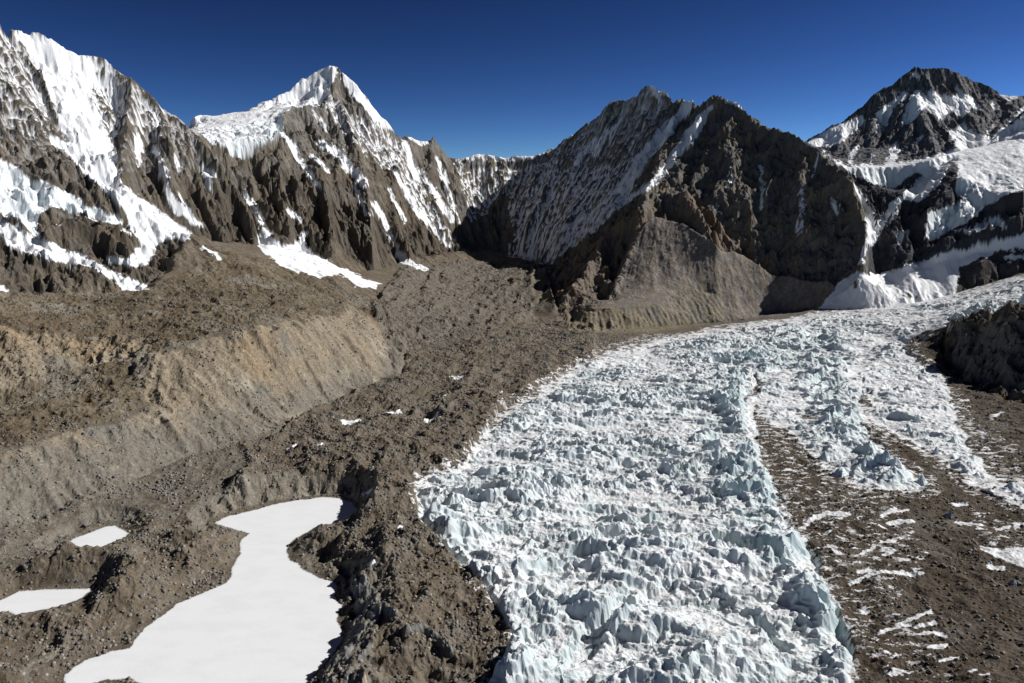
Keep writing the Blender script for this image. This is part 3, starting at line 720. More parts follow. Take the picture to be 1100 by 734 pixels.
for st in ([(725,622,5),(700,642,7),(668,662,8),(645,682,8),(622,706,6)], [(560,515,4),(620,528,5),(700,527,6),(768,540,3)], [(510,566,4),(590,580,6),(670,574,6),(735,592,3)], [(480,528,4),(540,546,5),(598,542,3)],
           [(585,472,3),(670,482,4),(750,473,3)], [(630,428,2),(700,438,3),(770,428,2)], [(700,395,2),(760,400,2.5),(800,388,2)], [(760,640,4),(800,655,5),(840,690,4)], [(545,640,5),(600,650,6),(640,640,3)], [(640,510,3),(720,506,4),(790,500,3)], [(770,590,3),(820,600,5),(850,620,3)]):
    stroke(chn, st)
CHN = look(box(chn, 3), w1 * 34, w2 * 22)
serh = serh * (1 - .50 * sstep(.05, .8, CHN))
top_ = sstep(4, 20, serh)
serh += ((soft(C, .05) - .05) * 8 * (.4 + .6 * roughz) + fine * 2.3 * (.4 + .6 * roughz)) * (.12 + .88 * top_)
crk = np.abs(_crk) ; serh -= sstep(.05, .0, crk) * 9 * sstep(.05, .4, fbm(X, Y, 90, 747, 3)) * near
serh = serh * (.80 - .04 * near + .38 * BR + .25 * LB)
serh += fbm(X, Y, 190, 741, 3) * 8 + fbm(X + wA * .3, Y + wB * .3, 20, 761, 4, .55, ridged=True) * 1.8
g1, g2 = grad(serh); n = np.hypot(g1, g2) + 1e-4
FI = gully(X, Y, -g1 / n, -g2 / n, 7.5, 771)
serh += FI * 1.1 * sstep(.4, 1.0, n) + fbm(X, Y, 6, 781, 3, .6) * .8
D += ICE * (serh * (.06 + .94 * sstep(.42, .98, EDG)) - (7 + 9 * near) * sstep(.45, .8, EDG))
D = np.where(PONDM > 0, fbm(X, Y, 90, 771, 2) * .3, D)
shore = (psoft > .9)
Db = blur(np.where(PONDM > 0, 0, D), 4); D = np.where(PONDM == 0, D * sstep(0, 13, (1 - psoft) * 42), D)
Hf = H + D
log("ice relief")

# ------------------------------------------------------------------ colours that belong to the surfaces
fx, fy = grad(Hf)
slf = np.hypot(fx, fy)
curv = (blur(Hf, 4) - Hf)
n1 = fbm(X, Y, 240, 801, 4); n2 = fbm(X, Y, 60, 811, 5, .6); n3 = fbm(X, Y, 12, 821, 4, .6)
def rgb(*c): return np.array(c, f4)
def mix(a, b, t): return a + (b - a) * t[..., None]
rock_brown, rock_grey, rock_red, rock_pale = rgb(.120,.100,.077), rgb(.125,.118,.108), rgb(.135,.095,.062), rgb(.21,.185,.155)
rock_ochre, rock_dark = rgb(.175,.142,.098), rgb(.095,.088,.083)
col = np.empty(H.shape + (3,), f4); col[:] = rock_brown
strata = fbm(tz * .9 + n2 * 20, n1 * 60, 30, 831, 4, .6)
col = mix(col, rgb(.060,.050,.040), sstep(.05, .4, fbm(X, Y, 85, 885, 5, .65)))
t = sstep(-.1, .5, strata + n2 * .5) * .8
col = mix(col, rock_grey, t)
col = mix(col, rgb(.170,.165,.158), sstep(.1, .45, fbm(X * .6, tz * 1.5, 50, 895, 5, .65)) * .6)
col = mix(col, rock_red, sstep(.12, .5, n1 + n2 * .5) * .55)
col = mix(col, rock_pale, sstep(.15, .6, strata - n3 * .3) * .45)
lg = ling.astype(f4) * sstep(120, 380, H + n2 * 120); col = mix(col, rgb(.165,.158,.148), lg * .85 * sstep(-.6, .2, n3 + strata))
pl = PIL * sstep(200, -60, H + n2 * 100); col = mix(col, rgb(.085,.070,.053), pl * .6)
lm = leftmt.astype(f4) * sstep(-.2, .35, n2 + strata * .5); col = mix(col, rgb(.070,.058,.045), lm * .6)
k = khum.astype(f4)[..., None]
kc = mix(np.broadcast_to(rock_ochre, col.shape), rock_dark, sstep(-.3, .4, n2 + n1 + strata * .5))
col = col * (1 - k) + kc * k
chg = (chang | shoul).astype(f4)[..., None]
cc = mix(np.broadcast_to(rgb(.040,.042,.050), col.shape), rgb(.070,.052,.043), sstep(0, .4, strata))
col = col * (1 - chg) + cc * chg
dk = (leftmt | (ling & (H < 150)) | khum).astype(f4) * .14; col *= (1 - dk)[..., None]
# Khumbutse spur and talus: brown lower slopes
spur = canvas(); fill(spur, [(690,222),(720,225),(740,200),(770,230),(800,268),(850,295),(895,308),(879,330),(610,360),(560,350),(600,285),(650,245)]); SPm = look(cblur(spur, 2), n2 * 6, n3 * 3) * (R < 3150)
col = mix(col, rgb(.145,.103,.066), SPm)
col = mix(col, rgb(.205,.172,.140), np.maximum(SPm * sstep(.75, .5, slf) * .9, TAL * .9))
# floor colours
fl = 1 - mtn
debc = mix(np.broadcast_to(rgb(.095,.082,.064), col.shape), rgb(.125,.115,.102), sstep(-.2, .5, n2 + n3 * .6))
debc = mix(debc, rgb(.065,.053,.040), sstep(0, .5, n1 - n3 * .4) * .6)
debc = debc * np.array((1.14, 1.07, .98), f4); col = mix(col, debc, fl)
tanc = mix(np.broadcast_to(rgb(.105,.080,.050), col.shape), rgb(.145,.122,.088), sstep(-.3, .4, n2 + n3 * .5))
tanc = mix(tanc, rgb(.080,.056,.036), sstep(.0, .4, n1 * .8 + n3 * .5) * .8)
tn = fbm(X, Y, 130, 581, 5, .6); tanc = mix(tanc, rgb(.165,.152,.125), sstep(.02, .3, tn) * .8); tanc = mix(tanc, rgb(.060,.048,.034), sstep(.05, .35, -tn) * .6)
col = mix(col, tanc, TER * fl)
scw = sstep(.30, .60, SC + fbm(X, Y, 45, 863, 5, .65) * .55 + n3 * .15) * fl * sstep(2100, 1900, R)
sc_c = mix(np.broadcast_to(rgb(.205,.170,.124), col.shape), rgb(.215,.166,.110), sstep(0, .4, n1 + n2 * .4)); sc_c = mix(sc_c, rgb(.150,.142,.122), sstep(.0, .5, fbm(X, Y, 90, 861, 3)))
col = mix(col, sc_c, scw)
col = mix(col, rgb(.150,.138,.116) , fl * (TER + SC > .3) * sstep(-335, -380, Hf + fbm(X, Y, 60, 865, 5, .6) * 45) * .8)
col = mix(col, rgb(.30,.265,.205), scw * sstep(.12, .4, fbm(X * .8 - Y * .3, Y * .5 + X * .2, 60, 867, 4, .6)) * .7)
wallb = canvas(); fill(wallb, [(612,331),(700,328),(725,318),(760,300),(790,345),(700,356),(612,358)]); col = mix(col, rgb(.170,.145,.100), look(cblur(wallb, 2)) * (R < 2700))
n6 = fbm(X, Y, 90, 887, 5, .6)
medc = mix(np.broadcast_to(rgb(.070,.054,.038), col.shape), rgb(.110,.090,.068), sstep(-.1, .6, n3 + n2 * .5)); 
medc = medc * .88; medc = mix(medc, rgb(.055,.041,.028), sstep(0, .4, n6) * .7); medc = mix(medc, rgb(.135,.122,.104), sstep(.05, .35, -n6) * .6)
col = mix(col, medc, sstep(.3, .7, DEB) * fl * (R < 2300))
hill = canvas(); fill(hill, [(1024,366),(1028,350),(1050,345),(1100,335),(1360,310),(1360,440),(1100,428),(1062,419),(1037,408),(1024,396)]); HILL = look(hill)
col = mix(col, rgb(.120,.110,.100), HILL * (slf > .5)); col = mix(col, rgb(.19,.165,.13), KN * sstep(.05, .4, fbm(X, Y, 26, 891, 4, .65)) * .8); col = mix(col, rgb(.045,.04,.036), KN * sstep(.05, .35, fbm(X, Y, 30, 893, 4, .65)) * .8)
VLc = VL * fl
col = mix(col, mix(np.broadcast_to(rgb(.110,.097,.080), col.shape), rgb(.135,.122,.106), sstep(-.2, .4, n3)), VLc * .8)
col = mix(col, rgb(.140,.130,.112), APR * fl * sstep(-.4, .3, n3) * .75)
pale = sstep(.0, .45, fbm(X, Y, 70, 873, 4, .6)) * DL * .5; col = mix(col, rgb(.150,.140,.122), pale)
streak = sstep(.05, .5, -GF * .6 + fbm(X, Y, 30, 875, 3, .6)) * khum; col = mix(col, rgb(.11,.115,.125), streak * .45)
wn = (u01(h32(np.arange(H.size, dtype=np.int64).reshape(H.shape), np.zeros(H.shape, np.int32), 9)) - .5).astype(f4)
talst = TAL * sstep(.0, .4, fbm(X, Y, 8, 881, 3, .6)); col = mix(col, rgb(.22,.205,.185), talst * .6)
stone = sstep(.2, .5, fbm(X, Y, 5, 871, 3, .6)); dark = sstep(.2, .5, fbm(X, Y, 6, 877, 3, .6))
col *= ((1 + .6 * stone * (1 - .5 * mtn)) * (1 - .35 * dark) * (1 + .3 * n3) * (1 + .35 * wn))[..., None]
col *= (1 + .75 * fbm(X, Y, 35, 879, 5, .7) * mtn)[..., None]

# snow and ice cover, 0..1
steep = sstep(1.15, 2.2, slf)
snow = np.zeros(H.shape, f4)
conc = sstep(-1.2, 1.6, -curv * 0 + (blur(Hf, 6) - Hf) / np.maximum(1, R / 2200))      # hollows hold snow
sthr = SN - GF * .42 + (conc - .5) * .3 + n3 * .22 + n2 * .12 - steep * .2 
snow = sstep(.50, .60, sthr) * (SN > .08)
solid = sstep(.8, .95, SN)
snow = np.maximum(snow, solid * sstep(-.75, -.55, n3 - steep * .35 - np.maximum(GF, 0) * .28))
# dusting of old snow in hollows and ledges on the high faces
hi = sstep(-50, 350, Hf) * mtn
dust = sstep(.50, .66, conc * .3 - GF * .5 + sstep(1.1, .4, slf) * .3 + n3 * .3 + n2 * .3 + hi * .2)
dustz = canvas(); fill(dustz, [(-260,-100),(200,-100),(215,150),(270,200),(480,200),(500,150),(700,80),(720,120),(660,260),(500,270),(430,230),(330,220),(200,200),(130,250),(-260,140)], 1); dz = look(cblur(dustz, 10)) * MT
snow = np.maximum(snow, dust * (.6 * dz * (1 - .45 * khum) + .12 * chang + .2 * shoul) * hi)
icev = np.zeros(H.shape, f4)
# the glacier: white in the flats and tops, grey-blue on the steep sides
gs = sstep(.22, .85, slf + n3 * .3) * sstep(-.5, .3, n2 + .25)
mot = fbm(X * .8, Y * 1.5, 16, 751, 4, .7)
icecov = sstep(.38, .55, ICE + n3 * .25) * sstep(-.10, .05, (EDG - .56) + mot * .75)
snow = np.maximum(snow, icecov)
blk = sstep(.2, .5, np.maximum(CLF, CL2)) * sstep(.5, 1.0, slf + n3 * .4); col = mix(col, rgb(.13,.14,.145), blk * .8); col = mix(col, rgb(.30,.31,.32), .7 * blk * sstep(.05, .35, fbm(X * 3, Y * .8, 12, 899, 3, .6)))
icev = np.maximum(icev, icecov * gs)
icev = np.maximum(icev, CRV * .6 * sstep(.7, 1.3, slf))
snow = np.maximum(snow, np.where(PATCHM, .92, SNOWSTREAK * (.45 + .5 * sstep(-.2, .3, fbm(X, Y, 20, 907, 3)))))
snow = np.where(PONDM > 0, 1, snow)
pin = blur(blur((PONDM > 0).astype(f4), 3), 3); rim = (PONDM > 0) * sstep(.98, .6, pin)
icev = np.where((PONDM > 0) | PATCHM, 0, icev)
dirt = sstep(.15, .5, fbm(X, Y, 40, 881, 4, .6) - .6 * sstep(.5, 1, ICE)) * ICE
snow = snow * (1 - .5 * dirt * (PONDM == 0) * (~PATCHM))
BLUE = np.clip(.35 + .45 * BR + n2 * .8, 0, 1)
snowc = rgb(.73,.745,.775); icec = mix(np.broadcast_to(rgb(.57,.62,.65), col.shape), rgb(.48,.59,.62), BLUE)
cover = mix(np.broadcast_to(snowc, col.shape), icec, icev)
grim = sstep(-.1, .5, fbm(X, Y, 25, 891, 4, .6)) * icecov * .35
cover = mix(cover, rgb(.44,.43,.41), grim)
cover = mix(cover, rgb(.50,.52,.53), rim * .6)
cover *= (1 - (PONDM > 0) * (.05 * sstep(-.2, .4, fbm(X, Y * 2, 40, 903, 4, .6)) ))[..., None]
cover *= (1 - .13 * icecov * sstep(-.4, .3, n2))[..., None]
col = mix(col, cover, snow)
col = np.clip(col, .01, .9)
log("colours")

# ------------------------------------------------------------------ face labels -> objects
lab = np.zeros(H.shape, np.uint8)
lab[:] = 1                                             # moraine debris
lab[(TER > .5) | (scw > .5)] = 2                        # left terrace
lab[(DEB > .5) & (R < 2600)] = 3                         # medial moraine
lab[ICE > .45] = 4
lab[(VL > .5)] = 5
lab[leftmt] = 10; lab[ling] = 11; lab[khum] = 12; lab[shoul] = 13; lab[chang] = 14
lab[(HILL > .5) & (R < 2500) & (R > 1700) & (ICE < .45)] = 15
ac = canvas(); fill(ac, [(905,303),(925,291),(942,298),(953,295),(985,293),(1000,303),(1024,318),(991,328),(950,333),(879,332),(893,315)]); lab[(look(ac) > .5) & (R > 2500) & (R < 2900)] = 16
apr = canvas(); fill(apr, [(280,245),(286,246),(295,255),(309,264),(320,260),(330,250),(347,278),(375,290),(391,300),(410,305),(402,309),(418,327),(407,324),(388,309),(375,301),(353,298),(342,297),(317,290),(282,271),(278,259)])
lab[(look(apr) > .5) & (snow > .5) & (R > 2200) & (R < 2900)] = 17
hgl = canvas(); fill(hgl, [(196,128),(205,122),(216,119),(249,119),(257,121),(300,124),(306,135),(290,151),(274,155),(271,170),(249,168),(227,152),(211,138)]); lab[(look(hgl) > .5) & ling & (snow > .5) & (R < 3600)] = 18
lab[PONDM == 1] = 20; lab[PONDM == 2] = 21; lab[PONDM == 3] = 22
bigp = canvas(); stroke(bigp, PATCH[29]); lab[(look(bigp) > .5) & PATCHM & (R < 1500)] = 23

INFO = {
 1: ('debris_plain', 'ground', 'grey-brown hummocky rubble between the left scarp and the white glacier'),
 2: ('moraine_terrace', 'moraine', 'tan gravel terrace with gullied pale scarp at the left edge'),
 3: ('medial_moraine', 'moraine', 'dark brown gravel moraine streaked with snow right of the main ice tongue'),
 4: ('glacier', 'glacier', 'white and pale blue glacier of jagged ice fins filling the valley'),
 5: ('debris_covered_glacier', 'ground', 'grey rubble slope rising to the low saddle between two shaded faces'),
 10: ('mountain', 'mountain', 'near brown rock ridge with broad snow gully at the left edge'),
 11: ('mountain', 'mountain', 'sharp pyramid peak with snowy summit ridge, left of the saddle'),
 12: ('mountain', 'mountain', 'dark shaded double-topped rock mountain in the middle of the picture'),
 13: ('mountain', 'mountain', 'snow-covered shoulder with hanging ice above dark cliffs at the right edge'),
 14: ('mountain', 'mountain', 'far dark pyramid with white snow bands behind the right snow col'),
 15: ('rock_knoll', 'hill', 'dark shaded rock knoll beside the glacier at the right edge'),
 16: ('avalanche_cone', 'snowfield', 'sunlit fan of avalanche snow at the foot of the dark cliffs'),
 17: ('snow_apron', 'snowfield', 'bright snow apron under the pillars of the pyramid peak'),
 18: ('hanging_glacier', 'glacier', 'flat white hanging glacier with ice cliff left of the pyramid peak'),
 20: ('frozen_pond', 'pond', 'large snow-covered frozen pond in the lower left foreground'),
 21: ('frozen_pond', 'pond', 'small snow-covered pond under the scarp, farthest of the three ponds'),
 22: ('frozen_pond', 'pond', 'snow-covered pond cut by the left edge of the picture'),
 23: ('snow_patch', 'snowfield', 'flat snow patch on brown moraine at the right edge'),
}

# ------------------------------------------------------------------ materials
def land_material():
    m = bpy.data.materials.new('weathered_land'); m.use_nodes = True
    nt = m.node_tree; N = nt.nodes; Lk = nt.links
    bs = N['Principled BSDF']
    at = N.new('ShaderNodeAttribute'); at.attribute_name = 'tint'
    tc = N.new('ShaderNodeTexCoord')
    no = N.new('ShaderNodeTexNoise'); no.inputs['Scale'].default_value = .35; no.inputs['Detail'].default_value = 5; no.inputs['Roughness'].default_value = .65
    Lk.new(tc.outputs['Object'], no.inputs['Vector'])
    mr = N.new('ShaderNodeMapRange'); mr.inputs['From Min'].default_value = .3; mr.inputs['From Max'].default_value = .7; mr.inputs['To Min'].default_value = .70; mr.inputs['To Max'].default_value = 1.3
    Lk.new(no.outputs['Fac'], mr.inputs['Value'])
    # white stays white: the speckle acts on bare ground only
    inv = N.new('ShaderNodeMix'); inv.data_type = 'FLOAT'; inv.inputs[3].default_value = 1.0
    Lk.new(at.outputs['Alpha'], inv.inputs[0]); Lk.new(mr.outputs[0], inv.inputs[2])
    mul = N.new('ShaderNodeVectorMath'); mul.operation = 'SCALE'
    Lk.new(at.outputs['Color'], mul.inputs[0]); Lk.new(inv.outputs[0], mul.inputs['Scale'])
    Lk.new(mul.outputs[0], bs.inputs['Base Color'])
    rg = N.new('ShaderNodeMapRange'); rg.inputs['To Min'].default_value = .95; rg.inputs['To Max'].default_value = .6
    Lk.new(at.outputs['Alpha'], rg.inputs['Value']); Lk.new(rg.outputs[0], bs.inputs['Roughness'])
    bs.inputs['Specular IOR Level'].default_value = .25
    bp = N.new('ShaderNodeBump'); bp.inputs['Distance'].default_value = 1.2; 
    st = N.new('ShaderNodeMapRange'); st.inputs['To Min'].default_value = .8; st.inputs['To Max'].default_value = .10
    Lk.new(at.outputs['Alpha'], st.inputs['Value']); Lk.new(st.outputs[0], bp.inputs['Strength'])
    Lk.new(no.outputs['Fac'], bp.inputs['Height']); Lk.new(bp.outputs[0], bs.inputs['Normal'])
    return m
LAND = land_material()

def tag(o, label=None, cat=None, group=None, kind=None):
    if label: o['label'] = label
    if cat: o['category'] = cat
    if group: o['group'] = group
    if kind: o['kind'] = kind
    return o

def grid_object(name, mask, mat):
    """mask over quads (NR-1, NC-1)"""
    qi, qj = np.nonzero(mask)
    a = (qi * NC + qj).astype(np.int64)
    quads = np.stack([a, a + 1, a + NC + 1, a + NC], 1).astype(np.int32)
    used = np.zeros(NR * NC, bool); used[quads.ravel()] = True
    idx = np.cumsum(used, dtype=np.int32) - 1
    quads = idx[quads]
    co = np.stack([X.ravel()[used], Y.ravel()[used], Hf.ravel()[used]], 1).astype(f4)
    me = bpy.data.meshes.new(name)
    me.vertices.add(len(co)); me.vertices.foreach_set('co', co.ravel())
    me.loops.add(quads.size); me.loops.foreach_set('vertex_index', quads.ravel())
    me.polygons.add(len(quads)); me.polygons.foreach_set('loop_start', np.arange(0, quads.size, 4, dtype=np.int32))
    me.polygons.foreach_set('loop_total', np.full(len(quads), 4, np.int32))
    me.update(calc_edges=True)
    ca = me.color_attributes.new('tint', 'FLOAT_COLOR', 'POINT')
    rgba = np.concatenate([col.reshape(-1, 3)[used], snow.ravel()[used][:, None]], 1).astype(f4)
    ca.data.foreach_set('color', rgba.ravel())
    me.materials.append(mat)
    me.shade_flat()
    o = bpy.data.objects.new(name, me)
    bpy.context.scene.collection.objects.link(o)
    return o

ql = lab[:-1, :-1]
for k, (nm, cat, label) in INFO.items():
    m = ql == k
    if m.sum() == 0:
        log("empty", nm, k); continue
    o = grid_object(nm, m, LAND)
    tag(o, label, cat, kind='structure')
log("land meshes")

# height lookup
def ground(x, y):
    a = np.arctan2(x, y); r = np.hypot(x, y)
    j = np.clip((a + AZ) / (2 * AZ) * (NC - 1), 0, NC - 1.01); i = np.clip(np.interp(r, RR, np.arange(NR)), 0, NR - 1.01)
    i0, j0 = i.astype(int), j.astype(int); fi, fj = i - i0, j - j0
    return (Hf[i0, j0] * (1 - fi) * (1 - fj) + Hf[i0 + 1, j0] * fi * (1 - fj) + Hf[i0, j0 + 1] * (1 - fi) * fj + Hf[i0 + 1, j0 + 1] * fi * fj), i0, j0

# ------------------------------------------------------------------ loose things: boulders, ice pinnacles, tents
import bmesh
scol = bpy.context.scene.collection
def simple_mat(name, base, dark, rough=.9, scale=.8, spec=.25):
    m = bpy.data.materials.new(name); m.use_nodes = True
    nt = m.node_tree; bs = nt.nodes['Principled BSDF']
    no = nt.nodes.new('ShaderNodeTexNoise'); no.inputs['Scale'].default_value = scale; no.inputs['Detail'].default_value = 5
    tc = nt.nodes.new('ShaderNodeTexCoord'); nt.links.new(tc.outputs['Object'], no.inputs['Vector'])
    rp = nt.nodes.new('ShaderNodeValToRGB'); rp.color_ramp.elements[0].position = .35; rp.color_ramp.elements[1].position = .68
    rp.color_ramp.elements[0].color = dark + (1,); rp.color_ramp.elements[1].color = base + (1,)
    nt.links.new(no.outputs['Fac'], rp.inputs[0]); nt.links.new(rp.outputs[0], bs.inputs['Base Color'])
    bs.inputs['Roughness'].default_value = rough; bs.inputs['Specular IOR Level'].default_value = spec
    bp = nt.nodes.new('ShaderNodeBump'); bp.inputs['Distance'].default_value = .4; bp.inputs['Strength'].default_value = .6
    nt.links.new(no.outputs['Fac'], bp.inputs['Height']); nt.links.new(bp.outputs[0], bs.inputs['Normal'])
    return m
M_brown = simple_mat('brown_rock', (.16,.125,.085), (.085,.068,.048)); M_grey = simple_mat('grey_rock', (.19,.18,.165), (.10,.095,.088)); M_pale = simple_mat('pale_rock', (.34,.31,.27), (.20,.18,.15)); M_tan = simple_mat('tan_rock', (.27,.205,.13), (.15,.11,.07))
M_ice = simple_mat('glacier_ice', (.62,.68,.71), (.40,.49,.53), .5, .25, .4); M_greyice = simple_mat('grey_ice', (.33,.38,.41), (.16,.19,.21), .5, .3, .4)

def hull(pts, name, mat):
    bm = bmesh.new()
    for p in pts: bm.verts.new(p)
    r = bmesh.ops.convex_hull(bm, input=bm.verts)
    bmesh.ops.delete(bm, geom=[g for g in r['geom_interior'] if isinstance(g, bmesh.types.BMVert)], context='VERTS')
    me = bpy.data.meshes.new(name); bm.to_mesh(me); bm.free(); me.materials.append(mat)
    return me
def boulder_mesh(mat, k):
    g = np.random.default_rng(k)
    v = g.normal(size=(16, 3)); v /= np.linalg.norm(v, axis=1)[:, None]; v *= g.uniform(.38, .56, (16, 1)) * np.array([1.0, g.uniform(.65, .95), g.uniform(.6, .85)])
    v[:, 2] += .22
    return hull(v, 'boulder', mat)
B_mesh = {n: [boulder_mesh(m, i + 10 * q) for i in range(5)] for q, (n, m) in enumerate((('brown', M_brown), ('grey', M_grey), ('pale', M_pale), ('tan', M_tan)))}
def put(name, me, x, y, s, label, cat, group=None, rz=None, sx=1.0, sz=1.0, sink=.0):
    z, _, _ = ground(np.array([x]), np.array([y]))
    o = bpy.data.objects.new(name, me); scol.objects.link(o)
    o.location = (x, y, float(z[0]) - sink * s); o.rotation_euler = (0, 0, rng.uniform(0, 6.28) if rz is None else rz); o.scale = (s * sx, s, s * sz)
    tag(o, label, cat, group)
    return o

# where a picture direction meets the finished land
FPXm, FPYm = project(X, Y, Hf)
def hit(px, py):
    j = int(np.clip(round((math.atan2(*ray(px, py)[:2]) + AZ) / (2 * AZ) * (NC - 1)), 0, NC - 1))
    below = np.nonzero(FPYm[:, j] <= py)[0]
    i = below[0] if len(below) else NR - 2
    return float(X[i, j]), float(Y[i, j])

for px, py, s, kind, label in (
    (60,446,8,'tan','largest tan boulder on the brown terrace near the left edge'),
    (48,449,5,'brown','dark brown boulder touching the left of the largest tan boulder'),
    (97,421,7,'brown','dark boulder at the left end of the rubble row on the terrace'),
    (170,365,7,'brown','dark boulder on the upper terrace near the top of the pale scarp'),
    (84,375,5.5,'tan','tan boulder above the pale bare patch on the terrace'),
    (181,452,5,'pale','pale boulder on the lower scarp face under the terrace rim'),
    (224,335,5,'brown','dark boulder on the upper rim where the terrace turns down'),
    (141,440,4.5,'tan','orange-tan boulder just behind the lower terrace rim'),
    (221,624,6,'pale','pale flat-topped boulder on the ridge left of the large pond'),
    (131,659,4,'pale','pale boulder on the mound in front of the pond cut by the left edge'),
    (118,687,3.6,'grey','grey boulder beside a dark hollow, lower left foreground'),
    (85,668,2.6,'pale','small pale boulder on the olive mound left of the large pond'),
    (51,688,2.6,'pale','small light boulder on the slope at the lower left'),
    (7,697,3.6,'pale','white-grey boulder at the left edge under the left pond'),
    (108,631,4,'pale','light boulder in the dark rubble between the two small ponds'),
    (182,635,3.6,'pale','light boulder in the gully left of the large pond'),
    (413,627,3.0,'pale','lone pale boulder on the brown slope right of the large pond'),
    (935,640,5,'grey','dark grey boulder among snow streaks on the right-hand moraine')):
    x, y = hit(px, py); put('boulder', B_mesh[kind][int(s * 3) % 5], x, y, s, label, 'boulder')

def scatter(n, poly, kinds, smin, smax, label, group, cond=None):
    xs = [p[0] for p in poly]; ys = [p[1] for p in poly]; c = 0; tries = 0
    while c < n and tries < n * 30:
        tries += 1
        px, py = rng.uniform(min(xs), max(xs)), rng.uniform(min(ys), max(ys))
        if not in_poly(np.array([px]), np.array([py]), poly)[0]: continue
        x, y = hit(px, py)
        _, i, j = ground(np.array([x]), np.array([y])); i, j = i[0], j[0]
        if PONDM[i, j] or ICE[i, j] > .4 or snow[i, j] > .5: continue
        s = smin + (smax - smin) * rng.random() ** 3
        kd = kinds[rng.integers(len(kinds))]
        put('boulder', B_mesh[kd][rng.integers(5)], x, y, s, label, 'boulder', group); c += 1
scatter(60, [(0,350),(170,340),(300,345),(170,375),(150,440),(90,455),(0,485)], ['tan','brown','brown'], 2.5, 5.5, 'small brown boulder scattered on the tan gravel terrace', 'boulders on the left terrace')
scatter(26, [(96,424),(160,404),(165,412),(110,430),(96,432)], ['brown','grey'], 2.5, 5, 'dark boulder in the rubble row along the middle of the terrace', 'rubble row on the terrace')
scatter(40, [(0,490),(160,440),(260,480),(200,560),(0,600)], ['pale','grey'], 1.8, 3.8, 'light boulder on the scree under the pale scarp', 'boulders on the scree under the scarp')
scatter(50, [(0,600),(230,560),(250,620),(180,655),(70,720),(0,734)], ['pale','grey','brown'], 1.2, 3.2, 'light boulder on the mounds around the three ponds', 'boulders around the ponds')
scatter(45, [(250,520),(440,530),(500,640),(520,720),(400,734),(390,600),(380,540)], ['pale','grey','brown'], 1.2, 3.0, 'pale stone block on brown debris between pond and ice', 'boulders between the pond and the ice')
scatter(50, [(870,560),(1050,540),(1100,640),(1100,734),(930,734)], ['grey','pale','brown'], 1.2, 3.4, 'grey boulder on the dark brown right-hand moraine', 'boulders on the medial moraine')

def pinnacle_mesh(k, mat, slim):
    """a ridge-backed block of ice: steep sides, ragged crest, fluted faces"""
    g = np.random.default_rng(k); nu, nv = 28, 14
    vs = []; fs = []
    cr = [.75 + .35 * math.sin(2.1 * i + k) * .5 + g.uniform(-.12, .12) for i in range(5)]
    for j in range(nv):
        t = j / (nv - 1)
        for i in range(nu):
            a = 2 * math.pi * i / nu
            prof = (1 - t) ** .8
            fl = 1 + .10 * math.sin(5 * a + k) + .06 * math.sin(11 * a + 2 * k + 3 * t) + g.uniform(-.035, .035)
            rx, ry = .55 * (prof * .85 + .15 * (1 - t)) * fl, .36 * slim * prof * fl
            x, y = rx * math.cos(a) + .12 * t * math.sin(k), ry * math.sin(a) + .08 * t
            u = min(.999, max(0, (x + .6) / 1.2)) * 4; q = int(u); top = cr[q] + (cr[min(4, q + 1)] - cr[q]) * (u - q)
            vs.append((x, y, -.25 + (1.0 + .25) * t * top + g.uniform(-.015, .015)))
    for j in range(nv - 1):
        for i in range(nu):
            a, b = j * nu + i, j * nu + (i + 1) % nu
            fs.append((a, b, b + nu, a + nu))
    fs.append(tuple((nv - 1) * nu + i for i in range(nu)))
    me = bpy.data.meshes.new('ice_pinnacle'); me.from_pydata(vs, [], fs); me.materials.append(mat); me.update()
    return me
PIN = [pinnacle_mesh(k, M_ice, .8 + .1 * (k % 3)) for k in range(5)]; PING = [pinnacle_mesh(k, M_greyice, .8) for k in range(3)]
for px, py, s, h, g, label in (
    (855,462,36,.42,0,'broad pale blue ice dome at the head of the middle debris strip'),
    (908,508,40,.50,0,'largest pale blue ice block at the foot of the middle ice band'),
    (947,493,26,.75,0,'pointed ice pinnacle just right of the largest ice block'),
    (887,492,24,.5,0,'low ice block left of the largest ice block'),
    (991,519,24,.5,0,'last low ice block at the tip of the middle ice band'),
    (1006,488,14,.9,0,'slim ice tooth beside the brown strip between two ice bands'),
    (985,454,13,1.1,0,'tall ice tooth standing in the white of the right-hand ice band'),
    (976,464,12,.9,0,'ice tooth just left below the tall tooth of the right-hand band'),
    (1024,474,12,.9,0,'small ice tooth near the outer edge of the right-hand ice band'),
    (1018,556,13,1.05,1,'lone grey ice pinnacle standing on the brown right-hand moraine'),
    (1062,606,10,.5,1,'grey ice lump at the left tip of the snow patch by the right edge'),
    (1092,628,15,.6,1,'dark grey ice lump under the snow patch at the right edge'),
    (938,398,15,.6,0,'pale ice block where the middle band leaves the main glacier'),
    (1053,475,9,.8,1,'small grey ice tooth on debris outside the right-hand band')):
    x, y = hit(px, py); put('ice_pinnacle', (PING[int(s) % 3] if g else PIN[int(s) % 5]), x, y, s, label, 'ice pinnacle', rz=rng.uniform(-.5, .5), sz=h)

